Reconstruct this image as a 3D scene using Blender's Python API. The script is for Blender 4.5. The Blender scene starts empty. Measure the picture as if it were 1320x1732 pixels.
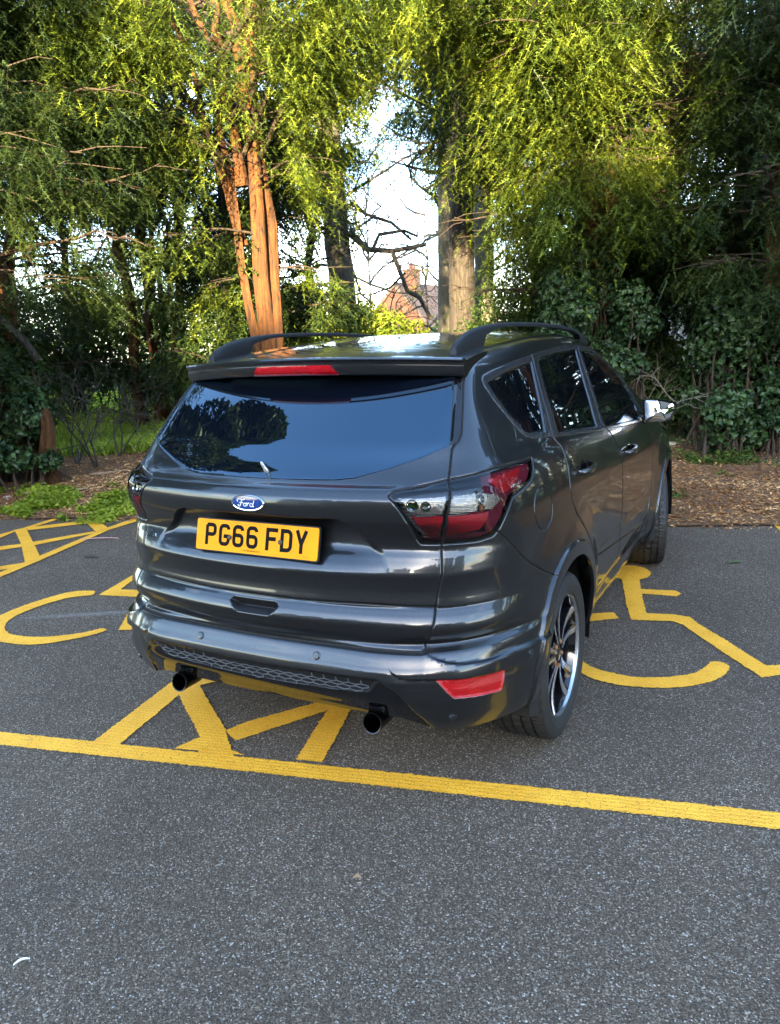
import bpy, math, random
import numpy as np
from mathutils import Vector, Matrix
rad = math.radians
SC = bpy.context.scene
COL = SC.collection

# ---------------------------------------------------------------- camera
# world axes = axes of the parked car: rear axle above the origin, +Y towards its bonnet, ground z = 0
CAM_LOC = (1.63032, -2.94078, 1.61648)
CAM_YAW, CAM_PITCH, CAM_ROLL = -0.4808462, 0.2146371, -0.0393719
FPX = 1305.03
cam_d = bpy.data.cameras.new("camera"); cam = bpy.data.objects.new("camera", cam_d); COL.objects.link(cam)
_y, _p, _r = CAM_YAW, CAM_PITCH, CAM_ROLL
_f = Vector((math.sin(_y)*math.cos(_p), math.cos(_y)*math.cos(_p), -math.sin(_p)))
_rt = Vector((math.cos(_y), -math.sin(_y), 0)); _up = _rt.cross(_f)
_R = math.cos(_r)*_rt + math.sin(_r)*_up; _U = -math.sin(_r)*_rt + math.cos(_r)*_up
m = Matrix((_R, _U, -_f)).transposed().to_4x4(); m.translation = Vector(CAM_LOC)
cam.matrix_world = m
cam_d.sensor_fit = 'VERTICAL'; cam_d.sensor_height = 24.0; cam_d.sensor_width = 24.0*1320/1732
cam_d.lens = FPX/1732*24.0
cam_d.clip_start = 0.05; cam_d.clip_end = 2000
SC.camera = cam

# ---------------------------------------------------------------- light
SUN_EL = rad(13.5)
SUN_DIR = Vector((0.30, -0.954, 0)).normalized()          # horizontal direction towards the sun (behind the camera)
w = bpy.data.worlds.new("World"); SC.world = w; w.use_nodes = True
nt = w.node_tree; nt.nodes.clear()
wo = nt.nodes.new('ShaderNodeOutputWorld'); bg = nt.nodes.new('ShaderNodeBackground')
sky = nt.nodes.new('ShaderNodeTexSky'); sky.sky_type = 'NISHITA'; sky.sun_disc = False
sky.sun_elevation = SUN_EL
sky.sun_rotation = math.atan2(SUN_DIR.x, SUN_DIR.y)
sky.air_density = 1.0; sky.dust_density = 1.0; sky.ozone_density = 2.2
bg.inputs[1].default_value = 0.15
tc = nt.nodes.new('ShaderNodeTexCoord')
mp = nt.nodes.new('ShaderNodeMapping'); mp.inputs['Scale'].default_value = (1, 1, 2.6)
nz = nt.nodes.new('ShaderNodeTexNoise'); nz.inputs['Scale'].default_value = 3.1; nz.inputs['Detail'].default_value = 9; nz.inputs['Roughness'].default_value = .62
nz.inputs['Distortion'].default_value = .35
cr = nt.nodes.new('ShaderNodeValToRGB'); cr.color_ramp.elements[0].position = .50; cr.color_ramp.elements[1].position = .68
sep = nt.nodes.new('ShaderNodeSeparateXYZ')
low = nt.nodes.new('ShaderNodeMapRange'); low.inputs[1].default_value = .62; low.inputs[2].default_value = .05; low.inputs[3].default_value = 0.0; low.inputs[4].default_value = 1.0
mul = nt.nodes.new('ShaderNodeMath'); mul.operation = 'MULTIPLY'
mixc = nt.nodes.new('ShaderNodeMixRGB'); mixc.inputs[2].default_value = (7.0, 6.7, 6.3, 1)
L = nt.links.new
L(tc.outputs['Generated'], mp.inputs[0]); L(mp.outputs[0], nz.inputs['Vector']); L(nz.outputs[0], cr.inputs[0])
L(tc.outputs['Generated'], sep.inputs[0]); L(sep.outputs[2], low.inputs[0])
L(cr.outputs[0], mul.inputs[0]); L(low.outputs[0], mul.inputs[1])
L(mul.outputs[0], mixc.inputs[0]); L(sky.outputs[0], mixc.inputs[1]); L(mixc.outputs[0], bg.inputs[0]); L(bg.outputs[0], wo.inputs[0])
sd = bpy.data.lights.new("sun", 'SUN'); sun = bpy.data.objects.new("sun", sd); COL.objects.link(sun)
sd.energy = 4.4; sd.angle = rad(0.6); sd.color = (1.0, 0.80, 0.48)
sv = Vector((SUN_DIR.x*math.cos(SUN_EL), SUN_DIR.y*math.cos(SUN_EL), math.sin(SUN_EL)))
sun.rotation_euler = sv.to_track_quat('Z', 'Y').to_euler()
SC.view_settings.view_transform = 'Standard'; SC.view_settings.look = 'None'
SC.view_settings.exposure = 3.6; SC.view_settings.gamma = 1
SC.render.engine = 'CYCLES'
SC.cycles.max_bounces = 6; SC.cycles.diffuse_bounces = 2; SC.cycles.glossy_bounces = 4; SC.cycles.transparent_max_bounces = 8; SC.cycles.transmission_bounces = 3
SC.cycles.use_denoising = True
SC.cycles.caustics_reflective = False; SC.cycles.caustics_refractive = False

# ---------------------------------------------------------------- helpers
def tag(o, label=None, cat=None, group=None, kind=None):
    if label: o['label'] = label
    if cat: o['category'] = cat
    if group: o['group'] = group
    if kind: o['kind'] = kind
    return o
def empty(name, loc=(0,0,0), rz=0, label=None, cat=None, group=None):
    o = bpy.data.objects.new(name, None); COL.objects.link(o); o.location = loc; o.rotation_euler = (0,0,rz)
    o.empty_display_size = .2
    return tag(o, label, cat, group)
def link(name, me, mat=None, parent=None):
    o = bpy.data.objects.new(name, me); COL.objects.link(o)
    if mat is not None:
        for mm in (mat if isinstance(mat, (list, tuple)) else [mat]): me.materials.append(mm)
    if parent is not None: o.parent = parent
    return o
def mesh_np(name, V, Fc, smooth=False, uv=None, normals=None, midx=None):
    """V (n,3), Fc (m,k) all faces with the same number of corners (or list of such arrays)"""
    me = bpy.data.meshes.new(name)
    Fs = Fc if isinstance(Fc, list) else [Fc]
    V = np.asarray(V, np.float32); me.vertices.add(len(V)); me.vertices.foreach_set('co', V.ravel())
    loops = np.concatenate([np.asarray(f, np.int32).ravel() for f in Fs]); tot = np.concatenate([np.full(len(f), f.shape[1], np.int32) for f in Fs])
    me.loops.add(len(loops)); me.loops.foreach_set('vertex_index', loops)
    me.polygons.add(len(tot)); st = np.concatenate([[0], np.cumsum(tot)[:-1]]).astype(np.int32)
    me.polygons.foreach_set('loop_start', st); me.polygons.foreach_set('loop_total', tot)
    if midx is not None: me.polygons.foreach_set('material_index', np.asarray(midx, np.int32))
    me.polygons.foreach_set('use_smooth', np.full(len(tot), bool(smooth)))
    if uv is not None:
        l = me.uv_layers.new(name='UVMap'); l.data.foreach_set('uv', np.asarray(uv, np.float32)[loops].ravel())
    me.update(calc_edges=True)
    if normals is not None: me.normals_split_custom_set_from_vertices(np.asarray(normals, np.float32).tolist())
    return me
class MB:
    """collects simple shapes into one mesh"""
    def __init__(s): s.v=[]; s.f=[]
    def add(s, V, Fc):
        n=len(s.v); s.v += [tuple(map(float,p)) for p in V]; s.f += [tuple(int(i)+n for i in f) for f in Fc]; return s
    def box(s, c, d, R=None, bevel=0):
        hx,hy,hz = d[0]/2,d[1]/2,d[2]/2
        P=[Vector((x,y,z)) for x in (-hx,hx) for y in (-hy,hy) for z in (-hz,hz)]
        if R is not None: P=[R@p for p in P]
        return s.add([p+Vector(c) for p in P], [(0,1,3,2),(4,6,7,5),(0,4,5,1),(2,3,7,6),(0,2,6,4),(1,5,7,3)])
    def tube(s, pts, r, n=10, cap=True):
        pts=[Vector(p) for p in pts]; rr = r if isinstance(r,(list,tuple)) else [r]*len(pts)
        ref=None; V=[]
        for i,p in enumerate(pts):
            t=(pts[min(i+1,len(pts)-1)]-pts[max(i-1,0)]).normalized()
            if ref is None: ref = t.orthogonal().normalized()
            a=(ref-t*ref.dot(t)).normalized(); b=t.cross(a); ref=a
            for k in range(n):
                an=2*math.pi*k/n; V.append(p+(a*math.cos(an)+b*math.sin(an))*rr[i])
        Fc=[(i*n+k, i*n+(k+1)%n, (i+1)*n+(k+1)%n, (i+1)*n+k) for i in range(len(pts)-1) for k in range(n)]
        if cap: Fc += [tuple(range(n))[::-1], tuple((len(pts)-1)*n+k for k in range(n))]
        return s.add(V,Fc)
    def loft(s, rings, closed=True, cap=True):
        n=len(rings[0]); V=[p for r in rings for p in r]; kk = n if closed else n-1
        Fc=[(i*n+k, i*n+(k+1)%n, (i+1)*n+(k+1)%n, (i+1)*n+k) for i in range(len(rings)-1) for k in range(kk)]
        if cap and closed: Fc += [tuple(range(n))[::-1], tuple((len(rings)-1)*n+k for k in range(n))]
        return s.add(V,Fc)
    def build(s, name, mat=None, parent=None, smooth=True, angle=35):
        me=bpy.data.meshes.new(name); me.from_pydata(s.v,[],s.f)
        if smooth:
            me.polygons.foreach_set('use_smooth',[True]*len(s.f))
            me.set_sharp_from_angle(angle=rad(angle))
        me.update(); return link(name, me, mat, parent)

# ---- materials
def new_mat(name):
    m=bpy.data.materials.new(name); m.use_nodes=True; n=m.node_tree; n.nodes.clear()
    out=n.nodes.new('ShaderNodeOutputMaterial'); b=n.nodes.new('ShaderNodeBsdfPrincipled'); n.links.new(b.outputs[0],out.inputs[0])
    return m,n,b,out
def N(n,t,**k):
    x=n.nodes.new(t)
    for a,v in k.items():
        if a.startswith('_'): setattr(x,a[1:],v)
    return x
def simple(name,col,rough=.5,metal=0,coat=0,coat_r=.03,spec=.5,bump=None,var=None,ior=None):
    m,n,b,o=new_mat(name)
    b.inputs['Base Color'].default_value=(*col,1); b.inputs['Roughness'].default_value=rough; b.inputs['Metallic'].default_value=metal
    b.inputs['Coat Weight'].default_value=coat; b.inputs['Coat Roughness'].default_value=coat_r; b.inputs['Specular IOR Level'].default_value=spec
    if ior: b.inputs['IOR'].default_value=ior
    t=n.nodes.new('ShaderNodeTexCoord')
    if var:
        sc,amt=var; nz=n.nodes.new('ShaderNodeTexNoise'); nz.inputs['Scale'].default_value=sc; nz.inputs['Detail'].default_value=6
        n.links.new(t.outputs['Object'],nz.inputs['Vector'])
        hv=n.nodes.new('ShaderNodeHueSaturation'); hv.inputs['Color'].default_value=(*col,1)
        mr=n.nodes.new('ShaderNodeMapRange'); mr.inputs[1].default_value=.3; mr.inputs[2].default_value=.7; mr.inputs[3].default_value=1-amt; mr.inputs[4].default_value=1+amt
        n.links.new(nz.outputs[0],mr.inputs[0]); n.links.new(mr.outputs[0],hv.inputs['Value']); n.links.new(hv.outputs[0],b.inputs['Base Color'])
    if bump:
        sc,st,ds=bump; nz=n.nodes.new('ShaderNodeTexNoise'); nz.inputs['Scale'].default_value=sc; nz.inputs['Detail'].default_value=5
        n.links.new(t.outputs['Object'],nz.inputs['Vector'])
        bp=n.nodes.new('ShaderNodeBump'); bp.inputs['Strength'].default_value=st; bp.inputs['Distance'].default_value=ds
        n.links.new(nz.outputs[0],bp.inputs['Height']); n.links.new(bp.outputs[0],b.inputs['Normal'])
    return m
# position helpers: a point at depth D metres in front of the camera in the direction of photo column px
FH = np.array([math.sin(_y), math.cos(_y), 0.0]); RH = np.array([math.cos(_y), -math.sin(_y), 0.0]); CL = np.array(CAM_LOC)
def at(px, D, z=0.0):
    p = CL + FH*D + RH*((px-660)/FPX*D); p[2]=z; return p
def zat(py, D): return CAM_LOC[2] + (581.5-py)/FPX*D
MARKS={
 'stripeA':[(-0.909, -0.832), (-0.796, -0.808), (-0.893, -0.384), (-0.934, -0.263), (-1.035, -0.268)],
 'stripeB':[(-1.062, -0.241), (-0.927, -0.201), (-0.681, -0.392), (-0.481, -0.54), (-0.268, -0.687), (-0.402, -0.714), (-0.517, -0.654), (-0.725, -0.499)],
 'fill':[(-0.524, -0.649), (-0.253, -0.695), (-0.559, -0.77), (-0.549, -0.735)],
 'stripeC':[(-0.457, -0.564), (-0.417, -0.455), (-0.225, -0.169), (-0.158, -0.014), (-0.085, -0.085), (-0.132, -0.204), (-0.292, -0.495), (-0.36, -0.618)],
 'stripeD':[(-0.144, -0.231), (-0.197, -0.03), (-0.093, -0.001), (-0.056, -0.16), (0.016, -0.413), (0.071, -0.615), (-0.037, -0.642), (-0.097, -0.423)],
 'stripeE':[(-0.938, -0.25), (-0.92, -0.183), (-0.825, -0.091), (-0.733, 0.009), (-0.689, -0.035), (-0.798, -0.148), (-0.88, -0.255)],
 'arcL':[(-2.617, 0.696), (-2.727, 0.655), (-2.785, 0.591), (-2.81, 0.5), (-2.83, 0.353), (-2.829, 0.196), (-2.81, 0.083), (-2.752, -0.01), (-2.626, -0.114), (-2.479, -0.201), (-2.384, -0.233), (-2.201, -0.211), (-2.091, -0.146), (-2.024, -0.061), (-1.96, 0.029), (-1.918, 0.149), (-1.983, 0.172), (-2.021, 0.074), (-2.096, 0.0), (-2.183, -0.07), (-2.305, -0.112), (-2.435, -0.123), (-2.557, -0.076), (-2.65, 0.012), (-2.701, 0.109), (-2.717, 0.211), (-2.716, 0.367), (-2.678, 0.5), (-2.625, 0.565), (-2.549, 0.615)],
 'arrowL':[(-2.517, 0.627), (-2.637, 1.038), (-2.734, 1.444), (-2.578, 1.292), (-2.535, 0.936), (-2.466, 0.78), (-2.18, 0.858), (-2.067, 0.738), (-2.25, 0.69)],
 'legL':[(-1.856, 0.173), (-2.165, 0.605), (-2.525, 1.1), (-2.353, 1.163), (-2.026, 0.651), (-1.737, 0.234)],
 'h1':[(-3.494, 0.399), (-3.602, 0.67), (-3.712, 1.117), (-4.001, 2.127), (-4.009, 2.443), (-4.042, 2.828), (-4.179, 2.903), (-4.149, 2.582), (-4.091, 2.182), (-3.842, 1.222), (-3.749, 0.862), (-3.72, 0.757), (-3.631, 0.496)],
 'h2':[(-3.962, 0.729), (-3.878, 0.874), (-3.779, 1.03), (-3.787, 1.11), (-3.744, 0.858), (-3.784, 0.804), (-3.853, 0.652)],
 'h3':[(-4.94, 1.82), (-4.837, 1.874), (-3.842, 1.222), (-3.779, 1.03), (-4.367, 1.448)],
 'h4':[(-4.523, 1.124), (-4.484, 1.323), (-4.373, 1.453), (-4.267, 1.376), (-4.361, 1.232), (-4.391, 1.031)],
 'h5':[(-4.332, 1.541), (-4.102, 2.028), (-4.026, 1.993), (-4.208, 1.449)],
 'h6':[(-4.868, 1.367), (-4.906, 1.636), (-4.923, 1.912), (-5.004, 2.442), (-4.921, 2.41), (-4.845, 1.938), (-4.867, 1.777), (-4.771, 1.535), (-4.721, 1.263)],
 'h7':[(-4.896, 1.921), (-4.557, 2.357), (-4.322, 2.626), (-4.193, 2.61), (-4.412, 2.344), (-4.447, 2.242), (-4.779, 1.843)],
 'h8':[(-4.497, 2.287), (-4.417, 2.374), (-4.057, 2.166), (-4.039, 2.003)],
 'headR':[(0.65, 2.194), (0.63, 2.394), (0.656, 2.517), (0.725, 2.542), (0.802, 2.495), (0.855, 2.404), (0.862, 2.3), (0.81, 2.214), (0.698, 2.184)],
 'bodyR':[(0.694, 2.205), (0.808, 2.229), (0.848, 2.015), (1.057, 2.061), (1.097, 2.015), (1.08, 1.948), (0.872, 1.925), (0.888, 1.848), (0.958, 1.567), (1.092, 1.605), (1.194, 1.594), (1.26, 1.484), (1.414, 1.291), (1.527, 1.13), (1.612, 1.02), (1.671, 1.054), (1.813, 1.173), (1.819, 1.038), (1.673, 0.928), (1.595, 0.865), (1.569, 0.903), (1.451, 1.059), (1.312, 1.251), (1.173, 1.45), (1.114, 1.488), (0.895, 1.427), (0.829, 1.652)],
 'armR':[(0.586, 1.389), (0.674, 1.458), (0.779, 1.518), (0.826, 1.425), (0.691, 1.324), (0.604, 1.249)],
 'arcR':[(0.623, 0.801), (0.728, 0.656), (0.863, 0.554), (0.969, 0.528), (1.066, 0.539), (1.202, 0.574), (1.307, 0.642), (1.392, 0.735), (1.435, 0.824), (1.454, 0.938), (1.431, 0.975), (1.364, 0.984), (1.346, 0.894), (1.303, 0.795), (1.209, 0.712), (1.111, 0.663), (1.015, 0.641), (0.908, 0.661), (0.833, 0.686), (0.735, 0.787), (0.659, 0.901)],
 'cornerR':[(1.542, 4.232), (1.69, 4.361), (1.798, 3.85), (1.628, 3.918)],
}
SZ={
 'glass':[(0.028, 1.176), (0.246, 1.176), (0.388, 1.178), (0.473, 1.185), (0.626, 1.216), (0.747, 1.242), (0.918, 1.281), (0.984, 1.393), (1.056, 1.496)],
 'finish_out':[(1.103, 1.501), (1.047, 1.41), (0.985, 1.313), (0.956, 1.293), (0.918, 1.281)],
 'tg':[(0.918, 1.281), (0.876, 1.216), (0.84, 1.175), (0.801, 1.082), (0.802, 0.982), (0.779, 0.874), (0.748, 0.772), (0.724, 0.709), (0.712, 0.671), (0.695, 0.632), (0.676, 0.625), (0.543, 0.628), (0.329, 0.628), (0.048, 0.624)],
 'light':[(0.566, 1.144), (0.601, 1.155), (0.848, 1.182), (1.103, 1.197), (1.416, 1.193), (1.405, 1.16), (1.375, 1.128), (1.306, 1.111), (1.197, 1.095), (1.143, 1.059), (1.089, 1.004), (1.051, 0.982), (0.975, 0.975), (0.805, 0.976), (0.701, 0.978)],
 'whiteA':[(0.607, 1.14), (0.777, 1.136), (0.77, 1.08), (0.649, 1.082)],
 'whiteB':[(0.819, 1.142), (0.983, 1.136), (1.118, 1.102), (1.043, 1.073), (0.809, 1.078)],
 'redA':[(0.652, 1.076), (0.77, 1.073), (0.779, 0.99), (0.718, 0.992)],
 'redB':[(0.809, 1.071), (1.035, 1.065), (1.004, 1.018), (0.816, 1.007)],
 'redTri':[(1.04, 1.178), (1.33, 1.179), (1.283, 1.14), (1.204, 1.116), (1.117, 1.116)],
 'foldtop':[(0.012, 1.144), (0.579, 1.157)],
 'recess':[(0.697, 0.978), (0.526, 0.972), (0.431, 1.033), (0.375, 1.058), (0.299, 1.065), (0.191, 1.06), (0.002, 1.067)],
 'groove':[(0.011, 0.775), (0.193, 0.771), (0.446, 0.775), (0.748, 0.772)],
 'handle':[(-0.119, 0.745), (0.09, 0.751), (0.045, 0.693), (-0.066, 0.699)],
 'ridge':[(0.682, 0.619), (0.723, 0.606), (0.779, 0.592), (0.858, 0.583), (0.967, 0.58), (1.138, 0.582), (1.354, 0.569)],
 'bumpshut':[(1.089, 1.001), (1.182, 0.928), (1.323, 0.841), (1.53, 0.753)],
 'refl':[(0.707, 0.545), (1.082, 0.526), (1.05, 0.455), (0.79, 0.475)],
 'crease':[(0.526, 0.57), (0.565, 0.549), (0.698, 0.548)],
 'sensors':[(0.224, 0.593), (0.818, 0.398), (1.239, 0.542)],
 'grille':[(0.039, 0.519), (0.264, 0.528), (0.465, 0.53), (0.425, 0.486), (0.265, 0.476), (0.039, 0.468)],
 'diff':[(0.476, 0.526), (0.532, 0.501), (0.625, 0.424), (0.749, 0.333)],
 'diffbot':[(-0.04, 0.371), (0.135, 0.373), (0.326, 0.368), (0.394, 0.38), (0.527, 0.372), (0.593, 0.35)],
}
YZ={
 'dlo':[(-0.31, 1.477), (-0.285, 1.49), (-0.195, 1.507), (-0.008, 1.532), (0.286, 1.554), (0.597, 1.571), (0.886, 1.577), (1.16, 1.57), (1.336, 1.562), (1.832, 1.338), (1.865, 1.233), (1.748, 1.167), (1.672, 1.114), (0.916, 1.166), (0.043, 1.236), (-0.158, 1.255), (-0.185, 1.258), (-0.226, 1.282), (-0.263, 1.33), (-0.3, 1.405), (-0.316, 1.459)],
 'quarter':[(-0.289, 1.467), (0.202, 1.526), (-0.015, 1.255), (-0.196, 1.279), (-0.239, 1.332), (-0.272, 1.413)],
 'rdglass':[(0.36, 1.535), (1.004, 1.551), (0.729, 1.193), (0.146, 1.242)],
 'fdglass':[(1.16, 1.547), (1.452, 1.516), (1.688, 1.421), (1.772, 1.315), (1.538, 1.138), (0.928, 1.171)],
 'rdshut':[(0.039, 1.234), (0.072, 1.179), (0.057, 1.148), (0.052, 1.092), (0.023, 1.007), (0.095, 0.939), (0.128, 0.871)],
 'sillshut':[(0.334, 0.572), (1.143, 0.499), (2.112, 0.457)],
 'fdshut':[(0.986, 1.11), (1.05, 1.019), (1.123, 0.675), (1.143, 0.499)],
 'ffshut':[(1.727, 1.102), (1.839, 1.035), (1.969, 0.962), (2.06, 0.775), (2.136, 0.452)],
 'fuel':[(-0.344, 1.032), (-0.232, 1.087), (-0.175, 0.979), (-0.255, 0.938)],
 'handles':[(0.262, 1.079), (1.226, 1.015)],
 'swoosh':[(0.571, 0.616), (0.952, 0.638), (1.537, 0.64), (1.99, 0.64)],
}
# ---------------------------------------------------------------- car body surface
def pchip(xk,yk):
    xk=np.array(xk,float); yk=np.array(yk,float); h=np.diff(xk); dl=np.diff(yk)/h
    m=np.zeros(len(xk))
    for i in range(1,len(xk)-1):
        if dl[i-1]*dl[i]>0:
            w1=2*h[i]+h[i-1]; w2=h[i]+2*h[i-1]; m[i]=(w1+w2)/(w1/dl[i-1]+w2/dl[i])
    m[0]=dl[0]; m[-1]=dl[-1]
    def f(x):
        x=np.clip(x,xk[0],xk[-1]); i=np.clip(np.searchsorted(xk,x)-1,0,len(h)-1)
        t=(x-xk[i])/h[i]; t2=t*t; t3=t2*t
        return (2*t3-3*t2+1)*yk[i]+(t3-2*t2+t)*h[i]*m[i]+(-2*t3+3*t2)*yk[i+1]+(t3-t2)*h[i]*m[i+1]
    return f
def sstep(a,b,x):
    t=np.clip((x-a)/(b-a),0,1); return t*t*(3-2*t)
def smin(a,b,k):
    h=np.clip(.5+.5*(b-a)/k,0,1); return b+(a-b)*h-k*h*(1-h)
# rear centre profile y(z)
REAR=pchip([.16,.25,.32,.40,.47,.51,.535,.56,.585,.61,.622,.632,.645,.66,.69,.715,.735,.755,.768,.776,.786,.80,.82,.85,.875,.90,.93,.965,.99,1.06,1.10,1.125,1.14,1.155,1.17,1.30,1.50,1.60,1.66,1.8],
           [-.66,-.73,-.778,-.842,-.888,-.895,-.904,-.901,-.889,-.877,-.869,-.862,-.862,-.870,-.886,-.892,-.886,-.873,-.864,-.866,-.865,-.862,-.860,-.862,-.865,-.857,-.842,-.825,-.829,-.860,-.864,-.860,-.850,-.835,-.80,-.668,-.455,-.33,-.1,.5])
BOW=pchip([.2,.34,.5,.62,.645,.70,.78,.95,1.1,1.2,1.3,1.5,1.6],[.05,.06,.05,.07,.17,.22,.24,.21,.20,.19,.17,.16,.18])
SIDE=pchip([.1,.18,.24,.30,.42,.55,.70,.85,.95,1.02,1.07,1.12,1.17,1.20,1.30,1.40,1.50,1.58,1.64,1.7],
           [.74,.778,.798,.825,.860,.876,.884,.890,.892,.888,.878,.862,.838,.818,.770,.721,.674,.638,.612,.585])
TAP=pchip([.2,.6,.8,1.0,1.2,1.4,1.6],[.02,.025,.07,.11,.12,.155,.19])
KR=pchip([.2,.35,.5,.62,.70,.85,1.0,1.15,1.3,1.45,1.6],[.30,.34,.44,.44,.28,.26,.21,.18,.12,.06,.05])
ROOF=pchip([-1.2,-.8,-.45,-.2,.1,.5,.9,1.3,1.45,1.7,2.1,2.5,2.62,2.75,3.1,3.45,3.6,3.8],
           [1.30,1.46,1.572,1.612,1.638,1.659,1.662,1.636,1.605,1.512,1.325,1.13,1.075,1.05,1.00,.92,.84,.6])
def yrear(x,z): return REAR(z)+BOW(z)*x*x
WB=2.69; WR=.345
def xside(y,z):
    base=SIDE(z - .035*(1-sstep(-.3,1.2,y))*sstep(.95,1.2,z))
    t=np.clip(.25-y,0,2)
    base=base-TAP(z)*t*t
    t=np.clip(y-2.2,0,2); base=base-(.05+.03*sstep(.7,1.1,z))*t*t
    for yc in (0,WB):
        r=np.hypot(y-yc,z-.345)
        base=base+.026*(1-sstep(.43,.66,r))*sstep(.2,.35,z)
    # door lower sculpt
    s=sstep(.42,.62,y)*(1-sstep(2.0,2.25,y))
    base=base-.014*s*np.exp(-((z-(.36+.03*(y-.4)))/.055)**2)
    return base
def ztop(x,y): 
    return ROOF(y)-.05*x*x-.12*x**4
def F(x,y,z):
    x=np.abs(x)
    fs=xside(y,z)-x
    fr=(y-yrear(x,z))*.9
    kr=KR(z)
    f=smin(fs,fr,kr)
    ft=(ztop(x,y)-z)
    f=smin(f,ft,.055)
    ff=(3.62-.22*x*x-.35*np.abs(z-.6)**2-y)
    f=smin(f,ff,.25)
    return f
# ================================================================ GROUND
rng=np.random.default_rng(7); random.seed(7)
def asphalt_mat():
    m,n,b,o=new_mat('asphalt'); t=N(n,'ShaderNodeTexCoord'); P_=t.outputs['Object']
    v=N(n,'ShaderNodeTexVoronoi'); v.inputs['Scale'].default_value=210; n.links.new(P_,v.inputs['Vector'])
    v2=N(n,'ShaderNodeTexVoronoi'); v2.inputs['Scale'].default_value=330; n.links.new(P_,v2.inputs['Vector'])
    nf=N(n,'ShaderNodeTexNoise'); nf.inputs['Scale'].default_value=200; nf.inputs['Detail'].default_value=3; n.links.new(P_,nf.inputs['Vector'])
    nb=N(n,'ShaderNodeTexNoise'); nb.inputs['Scale'].default_value=.9; nb.inputs['Detail'].default_value=7; nb.inputs['Roughness'].default_value=.6; n.links.new(P_,nb.inputs['Vector'])
    sx=N(n,'ShaderNodeSeparateColor'); n.links.new(v.outputs['Color'],sx.inputs[0])
    cr=N(n,'ShaderNodeValToRGB'); e=cr.color_ramp.elements; e[0].position=0; e[0].color=(.050,.035,.023,1); e[1].position=1; e[1].color=(.42,.40,.37,1)
    for p,c in ((.35,(.078,.057,.039,1)),(.72,(.120,.089,.062,1)),(.90,(.19,.155,.115,1)),(.975,(.32,.27,.21,1))): x=e.new(p); x.color=c
    n.links.new(sx.outputs[0],cr.inputs[0])
    c2=N(n,'ShaderNodeValToRGB'); e=c2.color_ramp.elements; e[0].position=.3; e[0].color=(.38,.38,.38,1); e[1].position=.72; e[1].color=(1.75,1.75,1.75,1); n.links.new(nf.outputs[0],c2.inputs[0])
    c3=N(n,'ShaderNodeValToRGB'); e=c3.color_ramp.elements; e[0].position=.30; e[0].color=(.78,.77,.76,1); e[1].position=.7; e[1].color=(1.14,1.12,1.09,1); n.links.new(nb.outputs[0],c3.inputs[0])
    m1=N(n,'ShaderNodeMixRGB',_blend_type='MULTIPLY'); m1.inputs[0].default_value=1; n.links.new(cr.outputs[0],m1.inputs[1]); n.links.new(c2.outputs[0],m1.inputs[2])
    m2=N(n,'ShaderNodeMixRGB',_blend_type='MULTIPLY'); m2.inputs[0].default_value=1; n.links.new(m1.outputs[0],m2.inputs[1]); n.links.new(c3.outputs[0],m2.inputs[2])
    # chalky scuff left by an old line inside the left symbol
    mp=N(n,'ShaderNodeMapping',_vector_type='TEXTURE'); mp.inputs['Location'].default_value=(-2.22,.36,0); mp.inputs['Rotation'].default_value=(0,0,math.radians(31)); mp.inputs['Scale'].default_value=(.62,.05,1); n.links.new(P_,mp.inputs[0])
    ln=N(n,'ShaderNodeVectorMath',_operation='LENGTH'); n.links.new(mp.outputs[0],ln.inputs[0])
    mr=N(n,'ShaderNodeMapRange'); mr.inputs[1].default_value=0; mr.inputs[2].default_value=1; mr.inputs[3].default_value=.75; mr.inputs[4].default_value=0; n.links.new(ln.outputs['Value'],mr.inputs[0])
    ns=N(n,'ShaderNodeTexNoise'); ns.inputs['Scale'].default_value=38; ns.inputs['Detail'].default_value=6; n.links.new(P_,ns.inputs['Vector'])
    mm=N(n,'ShaderNodeMath',_operation='MULTIPLY'); n.links.new(mr.outputs[0],mm.inputs[0]); n.links.new(ns.outputs[0],mm.inputs[1])
    m3=N(n,'ShaderNodeMixRGB'); m3.inputs[2].default_value=(.34,.33,.32,1); n.links.new(mm.outputs[0],m3.inputs[0]); n.links.new(m2.outputs[0],m3.inputs[1])
    n.links.new(m3.outputs[0],b.inputs['Base Color']); b.inputs['Roughness'].default_value=.82; b.inputs['Specular IOR Level'].default_value=.35
    ad=N(n,'ShaderNodeMath',_operation='ADD'); n.links.new(v.outputs['Distance'],ad.inputs[0]); n.links.new(v2.outputs['Distance'],ad.inputs[1])
    bp=N(n,'ShaderNodeBump'); bp.inputs['Strength'].default_value=.9; bp.inputs['Distance'].default_value=.004; bp.invert=True; n.links.new(ad.outputs[0],bp.inputs['Height']); n.links.new(bp.outputs[0],b.inputs['Normal'])
    return m
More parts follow.
